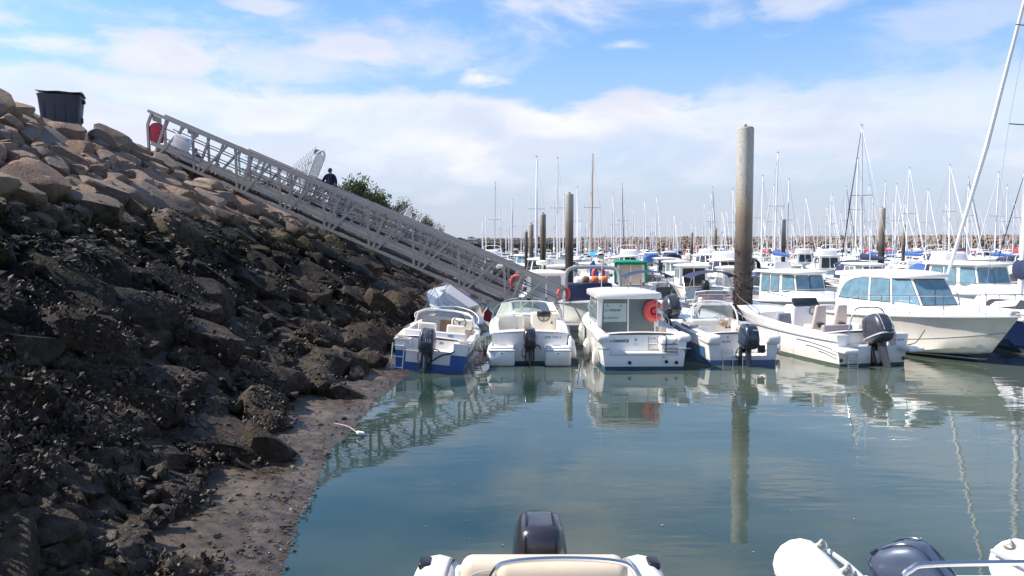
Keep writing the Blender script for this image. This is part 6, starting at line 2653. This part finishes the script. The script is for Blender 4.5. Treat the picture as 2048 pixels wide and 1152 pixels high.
def proto_cruiser(canvas, win='glass', L=7.4, fly=False):
    root = empty('motor_cruiser')
    B = L * .36
    H = Hull(L, B, .85, 1.15, .35, tr=.92, n=12)
    shell(root, H, (M['gel'], M['antifoul']), cockpit=(.3, L * .3), sole=.35, gun=.2, rail=M['gelgrey'], linerm=M['gel2'], deckm=M['gel'])
    cw = B * .39
    y0, y1 = L * .3, L * .52
    plan = [(-cw, y0), (cw, y0), (cw, y1), (cw * .65, y1 + L * .2), (-cw * .65, y1 + L * .2), (-cw, y1)]
    top = [(-cw * .85, y0 + .15), (cw * .85, y0 + .15), (cw * .8, y1 - .2), (cw * .5, y1 + L * .06), (-cw * .5, y1 + L * .06), (-cw * .8, y1 - .2)]
    q, _ = cabin(root, plan, .9, 2.05, top, M['gel'])
    for i, uv in ((1, (.06, .45, .95, .9)), (5, (.05, .45, .94, .9)), (2, (.08, .4, .92, .92)), (4, (.08, .4, .92, .92)), (3, (.05, .4, .48, .92)), (3, (.52, .4, .95, .92)), (0, (.12, .1, .48, .9)), (0, (.52, .1, .88, .9))):
        mb = MB()
        panel(mb, q[i], ruv(*uv), .012, .01)
        mb.build('window', M[win], root)
    roof_slab(root, [(-cw * .9, y0 - .1), (cw * .9, y0 - .1), (cw * .85, y1), (cw * .5, y1 + L * .09), (-cw * .5, y1 + L * .09), (-cw * .85, y1)], 2.04, .1, M['gel'], .05, .08)
    if fly:
        mb = MB()
        mb.rbox((0, (y0 + y1) / 2 + .1, 2.42), (cw * 1.5, (y1 - y0) * .95, .55), .12, taper=.85)
        mb.build('flybridge', M['gel'], root)
        MB().tube(smooth_path([(-cw * .8, y0 + .1, 2.1), (-cw * .8, y0 - .1, 2.95), (0, y0 - .15, 3.1), (cw * .8, y0 - .1, 2.95), (cw * .8, y0 + .1, 2.1)]), .03, 6).build('radar_arch', M['gel'], root)
    cp = [(-cw, y1), (cw, y1), (cw * .5, L * .86), (-cw * .5, L * .86)]
    ct = [(-cw * .85, y1), (cw * .85, y1), (cw * .4, L * .8), (-cw * .4, L * .8)]
    cabin(root, cp, .9, 1.34, ct, M['gel'], 'coachroof')
    pulpit(root, H, L * .45, .5, stan=4)
    if canvas:
        rows = []
        for i in range(5):
            t = i / 4
            rows.append([Vector((cw * 1.12 * math.cos(a), y0 + .1 - t * L * .26, .95 + 1.15 * math.sin(a) ** .7 * (1 - .15 * t))) for a in [PI * j / 10 for j in range(11)]])
        rows.append([Vector((cw * .9 * math.cos(a), y0 - L * .27, .9 + .1 * math.sin(a))) for a in [PI * j / 10 for j in range(11)]])
        MB().grid(rows).build('cockpit_canopy', M[canvas], root)
    return root


def proto_open(cover, cowl='cowl', bim=None):
    root = empty('motorboat')
    L = 5.4
    H = Hull(L, 2.15, .75, 1.0, .3, tr=.92, n=12)
    shell(root, H, (M['gel'], M['antifoul']), cockpit=(.5, 3.0), sole=.3, gun=.2, rail=M['gelgrey'], linerm=M['gel2'])
    outboard(root, (0, -.02, .4), .95, M[cowl], R(-18), low=True)
    zb = H.hz(.55) + .03
    windscreen(root, [(-.8, 2.4, zb), (-.5, 3.1, zb + .05), (.5, 3.1, zb + .05), (.8, 2.4, zb)], [(-.74, 2.3, zb + .38), (-.45, 2.8, zb + .46), (.45, 2.8, zb + .46), (.74, 2.3, zb + .38)], M['screenp'], M['whitemetal'], .02)
    MB().rbox((.4, 2.6, .72), (.6, .4, .7), .06).build('console', M['gel2'], root)
    seat_part(root, (-.4, 1.9, .55), mat=M['gel2'])
    pulpit(root, H, 2.8, .35, stan=3)
    if cover:
        rows = []
        for i in range(6):
            t = i / 5
            y = .4 + t * 2.5
            b = H.hb(y / L)
            rows.append([Vector((b * x, y, H.hz(y / L) + .03 + (.32 + .3 * t) * (1 - x * x))) for x in [-1 + .25 * j for j in range(9)]])
        MB().grid(rows).build('boat_cover', M[cover], root)
    if bim:
        rows = []
        for i in range(4):
            t = i / 3
            rows.append([Vector((.95 * math.cos(a), .9 + t * 1.7, 1.75 + .28 * math.sin(a) + .06 * math.sin(t * PI))) for a in [PI * j / 8 for j in range(9)]])
        o = MB().grid(rows).build('bimini', M[bim], root)
        mb = MB()
        for y in (1.0, 2.5):
            for s in (-1, 1):
                mb.tube([(s * 1.0, 1.75, .85), (s * .95, y, 1.78)], .014, 5)
        mb.build('bimini_frame', M['steel'], root)
    return root


SAILP = [(proto_sail('bluecloth', 'mastwhite', 'gel', 'mastwhite'), 'white sailing boat with blue boom cover'),
         (proto_sail('navycloth', 'navycloth', 'gel', 'alu'), 'white sailing boat with navy furled jib'),
         (proto_sail('redcloth', 'mastwhite', 'gel', 'mastwhite', 8.0), 'white sailing boat with red boom cover'),
         (proto_sail(None, None, 'gel', 'mastwhite', 7.4), 'white sailing boat with bare boom'),
         (proto_sail('skycloth', None, 'gel', 'mastwood', 8.2), 'sailing boat with brown mast and blue cover'),
         (proto_sail('greycloth', 'mastwhite', 'bluegrey', 'mastwhite', 9.0, 'navycloth'), 'blue hulled sailing boat with navy spray hood')]
MOTP = [(side_pilot('motorboat', None, (0, 0, 0), 0, 1.0, 'glassgreen', cat=None, door='glass', motor='cowl'), 'white wheelhouse boat with dark doors', 'motorboat'),
        (side_pilot('motorboat', None, (0, 0, 0), 0, 1.05, 'glassgreen', cat=None, door='greydoor', L=6.8, cover='navycloth'), 'white wheelhouse boat with navy canvas shelter', 'motorboat'),
        (side_pilot('motorboat', None, (0, 0, 0), 0, .95, 'curtainw', cat=None, door='curtainw', L=5.8, bot='antifoul_g', motor='cowlgrey'), 'small white wheelhouse boat with pale curtains', 'motorboat'),
        (proto_cruiser(None, fly=True), 'white flybridge cruiser', 'motor cruiser'),
        (proto_cruiser('navycloth'), 'white cruiser with navy cockpit canopy', 'motor cruiser'),
        (proto_cruiser('redcloth', L=6.8), 'white cruiser with red cockpit canopy', 'motor cruiser'),
        (proto_cruiser('bluecloth', 'curtain', 7.0), 'white cruiser with blue canopy and blue windows', 'motor cruiser'),
        (proto_open('greycloth'), 'open motorboat under a grey cover', 'motorboat'),
        (proto_open('navycloth', 'cowlgrey'), 'open motorboat under a navy cover', 'motorboat'),
        (proto_open(None, 'cowl', 'navycloth'), 'open motorboat with navy bimini', 'motorboat'),
        (proto_open('bluecloth', 'white'), 'open motorboat under a blue cover', 'motorboat'),
        (proto_open('beigecloth'), 'open motorboat under a beige cover', 'motorboat')]


def far_boat(kind, cover, L):
    """one mesh, several materials: a boat only a few pixels long"""
    mb = MB()
    mats = [M['gel'], M['antifoul'], M['glass'], M[cover], M['alu'], M['steel']]
    H = Hull(L, L * .34, .85, 1.15, .3, tr=.8 if kind == 'sail' else .92, n=7)
    for sgn in (1, -1):
        mb.cur = 0
        hi = [[Vector((sgn * p.x, p.y, p.z)) for p in (r_[2], r_[4], r_[6])] for r_ in H.st]
        mb.grid(hi)
        mb.cur = 1
        mb.grid([[Vector((sgn * p.x, p.y, p.z)) for p in (r_[0], r_[1], r_[2])] for r_ in H.st])
    mb.cur = 0
    r0 = H.st[0]
    mb.poly([Vector((-p.x, 0, p.z)) for p in reversed(r0[1:])] + r0)
    rows = []
    for i in range(9):
        y = L * .995 * i / 8
        b = max(.002, H.hb(y / L))
        rows.append([Vector((b * x, y, H.hz(y / L) + .05 * (1 - x * x))) for x in (-1, -.5, 0, .5, 1)])
    mb.grid(rows)
    w = L * .11
    z1 = 1.5 if kind == 'sail' else 2.1
    ya, yb = L * .3, L * (.62 if kind == 'sail' else .55)
    A = [Vector((sx * w, y, .95)) for (sx, y) in ((-1, ya), (1, ya), (.8, yb + .5), (-.8, yb + .5))]
    Bt = [Vector((sx * w * .85, y, z1)) for (sx, y) in ((-1, ya + .1), (1, ya + .1), (.75, yb), (-.75, yb))]
    qs = []
    for i in range(4):
        j = (i + 1) % 4
        mb.add([A[i], A[j], Bt[j], Bt[i]], [(0, 1, 2, 3)])
        qs.append((A[i], A[j], Bt[j], Bt[i]))
    mb.poly(Bt)
    mb.cur = 2
    for q in qs:
        panel(mb, q, [(.1, .4), (.9, .4), (.88, .88), (.12, .88)], .02, .015)
    if kind == 'sail':
        my = L * .55
        mb.cur = 4
        mb.tube([(0, my, 1.3), (0, my - .1, 11)], [.10, .08], 6)
        mb.tube([(-.7, my - .1, 6.4), (.7, my - .1, 6.4)], .03, 4)
        mb.tube([(0, L * .97, 1.2), (0, my, 10.7)], .03, 4)
        mb.tube([(0, .05, .95), (0, my - .1, 10.9)], .02, 4)
        mb.cur = 3
        mb.loft([[Vector(((.2 - .05 * t) * math.cos(a), my - t * L * .4, 2.05 + (.5 - .25 * t) * (.5 + .5 * math.sin(a)))) for a in [2 * PI * j / 8 for j in range(8)]] for t in (0, .5, 1)])
    else:
        mb.cur = 3
        rows = []
        for t in (0, .5, 1):
            rows.append([Vector((w * 1.1 * math.cos(a), ya + .1 - t * L * .24, .95 + 1.05 * math.sin(a) ** .7 * (1 - .2 * t))) for a in [PI * j / 6 for j in range(7)]])
        mb.grid(rows)
    return mb.mesh('far_boat', mats)


FARS = [(far_boat('sail', c, L), d) for (c, L, d) in (('bluecloth', 8.5, 'blue'), ('navycloth', 9.2, 'navy'), ('redcloth', 8.0, 'red'), ('white', 8.0, 'white'), ('greycloth', 9, 'grey'))]
FARM = [(far_boat('motor', c, L), d) for (c, L, d) in (('navycloth', 7.0, 'navy'), ('white', 7.4, 'white'), ('redcloth', 6.6, 'red'), ('bluecloth', 7, 'blue'), ('white', 6.0, 'white'), ('greycloth', 6.4, 'grey'))]

ROWS = [46, 54, 70, 79, 96, 105, 122, 131, 150, 160, 182, 192, 214, 224]
ROWNAME = ['nearest far row', 'second far row', 'third far row', 'fourth far row', 'fifth far row', 'sixth far row']
ORD = ['first', 'second', 'third', 'fourth', 'fifth', 'sixth', 'seventh', 'eighth', 'ninth', 'tenth', 'eleventh', 'twelfth', 'thirteenth', 'fourteenth', 'fifteenth', 'sixteenth', 'seventeenth', 'eighteenth', 'nineteenth', 'twentieth']
ORD += ['twenty ' + w for w in ORD[:9]] + ['thirtieth'] + ['thirty ' + w for w in ORD[:9]]
MASTS = [(992, 367, 1), (1000, 415, 3), (1020, 446, 0), (1047, 435, 3), (1070, 380, 1), (1075, 316, 0), (1107, 406, 3), (1117, 319, 3), (1148, 430, 0), (1158, 377, 2), (1185, 312, 4), (1199, 423, 3), (1221, 393, 0),
         (1232, 388, 3), (1243, 370, 1), (1265, 418, 2), (1288, 402, 3), (1300, 430, 0), (1308, 393, 5), (1337, 440, 2), (1354, 448, 3), (1414, 434, 2), (1425, 377, 1), (1439, 424, 3), (1465, 379, 0), (1522, 354, 3),
         (1541, 372, 2), (1551, 311, 0), (1569, 361, 3), (1588, 436, 0), (1609, 431, 2), (1635, 429, 3), (1647, 414, 0), (1662, 389, 3), (1687, 375, 1), (1708, 320, 3), (1724, 254, 1), (1739, 372, 0), (1761, 365, 3), (1770, 386, 2),
         (1789, 370, 0), (1805, 339, 0), (1826, 408, 3), (1848, 381, 0), (1893, 334, 5), (1932, 372, 2), (1938, 358, 1), (1956, 419, 3), (1986, 348, 0), (2008, 372, 3), (2030, 349, 1)]
# motorboats the photograph shows clearly: pixel x, row index, prototype
SHOWN = [(1255, 0, 'green'), (1382, 0, 0), (1462, 0, 2), (1598, 0, 11), (1690, 1, 9), (1650, 2, 3), (1330, 2, 0), (1180, 1, 2), (1890, 0, 3), (1960, 1, 6), (1300, 0, 9)]


def build_rows():
    r_ = random.Random(31)
    occ = {i: [] for i in range(len(ROWS))}      # (x, type, zt)
    for (px, ty, var) in MASTS:
        best = None
        for i, Y in enumerate(ROWS):
            zt = CAM_H + (490 - ty) * Y / F
            sc = abs(zt - 10.8) + (3 if any(abs((px - 1024) / F * Y - o[0]) < 2.4 for o in occ[i]) else 0)
            if best is None or sc < best[0]:
                best = (sc, i, zt)
        _, i, zt = best
        occ[i].append(((px - 1024) / F * ROWS[i], 's%d' % var, zt))
    for (px, i, var) in SHOWN:
        occ[i].append(((px - 1024) / F * ROWS[i], 'm' + str(var), 0))
    for i, Y in enumerate(ROWS):
        x = 1.6 - SK * Y
        xmax = .685 * Y + 1.5
        far = i >= 6
        while x < xmax:
            if all(abs(x - o[0]) > 2.75 for o in occ[i]) and r_.random() < (.93 if i < 6 else .8):
                if not far:
                    occ[i].append((x, 'm%d' % r_.choice([0, 0, 1, 2, 2, 3, 4, 5, 6, 7, 8, 9, 10, 11]), 0))
                else:
                    occ[i].append((x, 'S' if r_.random() < .6 else 'F', r_.uniform(8.2, 11.5)))
            x += (3.0 if not far else 3.7) * r_.uniform(.95, 1.15)
    kids = kid_map()
    used = set()
    count = 0
    for i, Y in enumerate(ROWS):
        occ[i].sort()
        for n, (x, ty, zt) in enumerate(occ[i]):
            away = (i % 2 == 0)
            if r_.random() < .25:
                away = not away
            rz = R(r_.uniform(-4, 4)) + (0 if away else PI)
            lean = R(r_.gauss(0, .9))
            pitch = R(r_.gauss(0, .6))
            rowp = ROWNAME[i] if i < 6 else None
            if ty == 'mgreen':
                o = side_pilot('motorboat', 'wheelhouse boat with bright green framed cabin behind A CHANCE', (x, Y - 3.4, 0), R(0), 1.12, 'glassgreen', door='beigecloth', roofm='greencloth', L=6.4)
                mb = MB()
                for s in (-1, 1):
                    mb.bar((s * .9, 2.1, .9), (s * .88, 2.1, 2.06), .14, .1, (0, 1, 0))
                mb.bar((-.95, 2.1, 2.02), (.95, 2.1, 2.02), .12, .12)
                mb.build('cabin_frame', M['greencloth'], o)
                continue
            if ty[0] in 'sm' and not far_row(i):
                k = int(ty[1:])
                src, desc = (SAILP[k][0], SAILP[k][1]) if ty[0] == 's' else (MOTP[k][0], MOTP[k][1])
                cat = 'sailing boat' if ty[0] == 's' else MOTP[k][2]
                if src.name in used:
                    o = copy_tree(src, None, kids)
                else:
                    o = src
                    used.add(src.name)
                L = 8.2 if ty[0] == 's' else 6.4
                if ty[0] == 's':
                    my = SAILP_MY[k]
                    o.scale = (1, 1, zt / 11.0)
                    L = my * 2
                o.location = (x, Y - L / 2 if away else Y + L / 2, 0)
                o.rotation_euler = (pitch, lean, rz)
                tag(o, '%s, %s from left in %s' % (desc, ORD[n], rowp), cat, 'boats in the %s' % rowp)
            else:
                sail = ty[0] in 'sS'
                if ty[0] == 's':
                    k = {0: 0, 1: 1, 2: 2, 3: 3, 4: 0, 5: 4}[int(ty[1:])]
                    me, c = FARS[k]
                elif sail:
                    me, c = r_.choice(FARS)
                else:
                    me, c = r_.choice(FARM)
                o = bpy.data.objects.new('sailing_boat' if sail else 'motor_cruiser', me)
                COL.objects.link(o)
                L = 8.5 if sail else 6.8
                o.location = (x, Y - L / 2 if away else Y + L / 2, 0)
                o.rotation_euler = (pitch, lean, rz)
                s = r_.uniform(.9, 1.08)
                o.scale = (s, s, zt / 11.0 if sail else s)
                qx = 1024 + F * x / Y
                where = 'left of the second pile' if qx < 1138 else 'between the second pile and thick pile' if qx < 1491 else 'right of the thick pile' if qx < 1765 else 'near the right edge'
                if sail:
                    lab = 'distant white sailing boat with %s boom cover, %s' % (c, where)
                else:
                    lab = 'distant white motor cruiser with %s canopy, %s' % (c, where)
                tag(o, lab, 'sailing boat' if sail else 'motor cruiser', lab.replace('boat', 'boats').replace('cruiser', 'cruisers'))
            count += 1
    for lst in (SAILP, MOTP):
        for tup in lst:
            if tup[0].name not in used:
                for ch in kids.get(tup[0].name, []):
                    for g in kids.get(ch.name, []):
                        bpy.data.objects.remove(g)
                    bpy.data.objects.remove(ch)
                bpy.data.objects.remove(tup[0])
    print('boats in rows', count)


def far_row(i):
    return i >= 6


SAILP_MY = [8.6 * .55, 8.6 * .55, 8.0 * .55, 7.4 * .55, 8.2 * .55, 9.0 * .55]
build_rows()

# second row on the far side of the near pontoon, seen between the near boats
rr = random.Random(12)
kids = kid_map()
for (x, k, lab, rz) in [(5.4, 9, 'open motorboat with navy bimini just right of the grey bimini hoop', PI), (8.0, 9, 'open motorboat with black bimini left of the thick concrete pile', PI),
                        (14.1, 7, 'open motorboat under grey cover behind the big cabin cruiser', PI)]:
    o = copy_tree(MOTP[k][0], None, kids)
    o.location = (x, 32.6, 0)
    o.rotation_euler = (0, R(rr.uniform(-1, 1)), rz)
    o.scale = (1, 1, 1)
    tag(o, lab, 'motorboat', 'boats on the far side of the near pontoon')

# small coloured things that stand out
fl = empty('flag', at_depth(1187, 556, 42.0), label='bright blue pennant above the grey bimini boat', cat='flag')
MB().prism([(-.22, 0, .1), (.1, .05, -.15), (.3, 0, .2), (.02, .0, 1.0), (-.2, 0, .75)], (0, .02, 0)).build('cloth', M['skycloth'], fl)
MB().tube([(-.2, 0, -1.4), (-.2, 0, 1.1)], .015, 5).build('staff', M['mastwhite'], fl)
for (px, py, D, lab) in ((1197, 548, 40, 'red horseshoe lifebuoy above the grey bimini boat'), (1032, 565, 27.5, 'pinkish red lifebuoy behind the gangway braces'), (1127, 588, 27.5, 'pinkish red lifebuoy by the gangway foot')):
    lb = empty('lifebuoy', at_depth(px, py, D), label=lab, cat='lifebuoy')
    s = D / 27.0
    pts = [Vector((.17 * s * math.cos(a), 0, .22 * s * math.sin(a))) for a in [R(-60 + 300 * k / 20) for k in range(21)]]
    MB().tube(pts, .075 * s, 8).build('ring', M['buoyred'], lb, smooth=60)
    MB().box((0, 0, -.45 * s), (.03, .03, .8 * s)).build('bracket', M['steel'], lb)

# ------------------------------------------------------------------ foreground inflatables


def rib_centre():
    root = empty('inflatable_boat', (.22, 5.7, 0), label='inflatable boat with beige seat and black outboard at bottom centre', cat='inflatable boat')
    for s in (-1, 1):
        pts = [(s * .80, .62, .36), (s * .82, .3, .34), (s * .84, -.5, .34), (s * .84, -2.6, .38), (s * .6, -3.6, .5), (0, -4.0, .6)]
        MB().tube(smooth_path(pts), [.06] + [.16] * 2 + [.215] * (6 * 5 - 2), 14).build('tube', M['white'], root, smooth=60)
        MB().tube(smooth_path([(s * .70, .5, .50), (s * .72, .3, .57), (s * .74, -.3, .58)]), .02, 6).build('grab_rope', M['greycloth'], root)
        MB().rbox((s * .92, .38, .53), (.1, .16, .06), .02).build('cleat', M['black'], root)
    MB().box((0, -1.7, .2), (1.3, 3.6, .16)).build('floor', M['gel'], root)
    MB().rbox((0, .0, .42), (1.3, .08, .5), .03).build('transom', M['gel'], root)
    outboard(root, (-.0, .02, .12), 1.06, M['cowl'], 0, R(180), text=[('YAMAHA', .062, (.135, -.035, .725), (R(-38), 0, R(180)), M['inkwhite'])])
    # bench back (wide) and seat back with steel hoop in front
    mb = MB().rbox((.0, -.42, .62), (1.16, .2, .60), .09, n=5)
    mb.build('bench_back', M['cushion'], root)
    MB().tube(smooth_path([(-.5, -.525, .5), (-.52, -.525, .75), (-.44, -.525, .85), (0, -.525, .865), (.44, -.525, .85), (.52, -.525, .75), (.5, -.525, .5)]), .006, 5).build('piping', M['gelgrey'], root)
    MB().rbox((.11, -.78, .72), (.86, .16, .64), .075, n=5).build('seat_back', M['cushion'], root)
    mb = MB()
    pts = [(-.30, -.866, .4), (.52, -.866, .4)] + [(.11 + .41 * math.cos(a), -.866, .78 + .14 * math.sin(a)) for a in [PI * k / 12 for k in range(13)]]
    mb.prism(pts, (0, -.012, 0))
    mb.build('seat_panel', M['cushion2'], root)
    MB().rbox((.11, -1.15, .5), (.86, .6, .2), .07).build('seat_cushion', M['cushion'], root)
    hoop(root, [(-.36, -.92, .35), (-.37, -.92, .85), (-.33, -.92, 1.03), (-.22, -.91, 1.085), (.11, -.9, 1.10), (.44, -.91, 1.085), (.55, -.92, 1.03), (.59, -.92, .85), (.58, -.92, .35)], .017, M['steel'], 'grab_hoop', 10)
    MB().rbox((.1, -1.1, .32), (.8, .6, .24), .05).build('seat_box', M['gel'], root)
    MB().rbox((-.46, -.86, .73), (.12, .1, .05), .02).build('cup_holder', M['teak'], root)
    return root


rib_centre()


def rib_right():
    root = empty('inflatable_boat', (3.42, 6.0, 0), label='white inflatable boat with tilted dark blue outboard at bottom right', cat='inflatable boat')
    for s in (-1, 1):
        pts = [(s * .92, .62, .34), (s * .93, .5, .34), (s * .95, .1, .35), (s * .98, -.5, .36), (s * .98, -2.4, .4), (s * .6, -3.4, .5), (0, -3.8, .6)]
        MB().tube(smooth_path(pts), [.02, .10, .15, .18, .20, .21] + [.23] * 31, 16).build('tube', M['white'], root, smooth=70)
        MB().tube(smooth_path([(s * .70, .45, .48), (s * .70, .0, .52), (s * .72, -.6, .53)]), .022, 6).build('strake', M['gelgrey'], root)
        for y in (.38, -.12):
            c = Vector((s * .80, y, .56))
            MB().tube([c + Vector((.04 * math.cos(a), .03 * math.sin(2 * a), .035 * math.sin(a))) for a in [k * .5 for k in range(20)]], .013, 6).build('rope_knot', M['rope'], root)
            MB().tube(smooth_path([c, c + Vector((s * .14, -.05, -.06)), c + Vector((s * .24, -.12, -.3))]), .011, 6).build('lashing', M['rope'], root)
    MB().box((0, -1.8, .2), (1.3, 3.4, .16)).build('floor', M['gel'], root)
    MB().rbox((0, -.05, .28), (1.3, .07, .4), .03).build('transom', M['gel'], root)
    outboard(root, (-.42, -.12, .09), .85, M['cowlsteel'], R(-46), R(180 + 44), text=[('YAMAHA', .12, (.206, -.16, .70), (R(90), R(90), R(90)), M['inkwhite'])], band=M['cowlblue'])
    hoop(root, [(-1.05, -1.45, .3), (-1.06, -1.45, 1.0), (-1.0, -1.45, 1.14), (-.85, -1.45, 1.17), (-.3, -1.45, 1.18), (.1, -1.45, 1.185), (.22, -1.45, 1.13), (.25, -1.45, 1.0), (.25, -1.45, .3)], .018, M['steel'], 'rail_hoop', 10)
    MB().rbox((-.3, -1.9, .45), (.8, .5, .5), .06).build('console', M['gel'], root)
    return root


rib_right()

# ------------------------------------------------------------------ flotsam on the shore
a, b = at_z(668, 846, .12), at_z(718, 868, .03)
o = MB().tube(smooth_path([a, (a + b) / 2 + Vector((.02, .05, .02)), b]), .007, 6).build('rope_scrap', M['ropepink'])
tag(o, 'pink rope end lying at the water edge of the mud', 'rope')
o = MB().rbox((0, 0, 0), (.13, .09, .05), .02).build('plastic_scrap', M['foam'], None, b + Vector((.03, -.02, .02)), (R(10), R(14), R(30)))
tag(o, 'small white plastic scrap floating at the shore by the pink rope', 'litter')
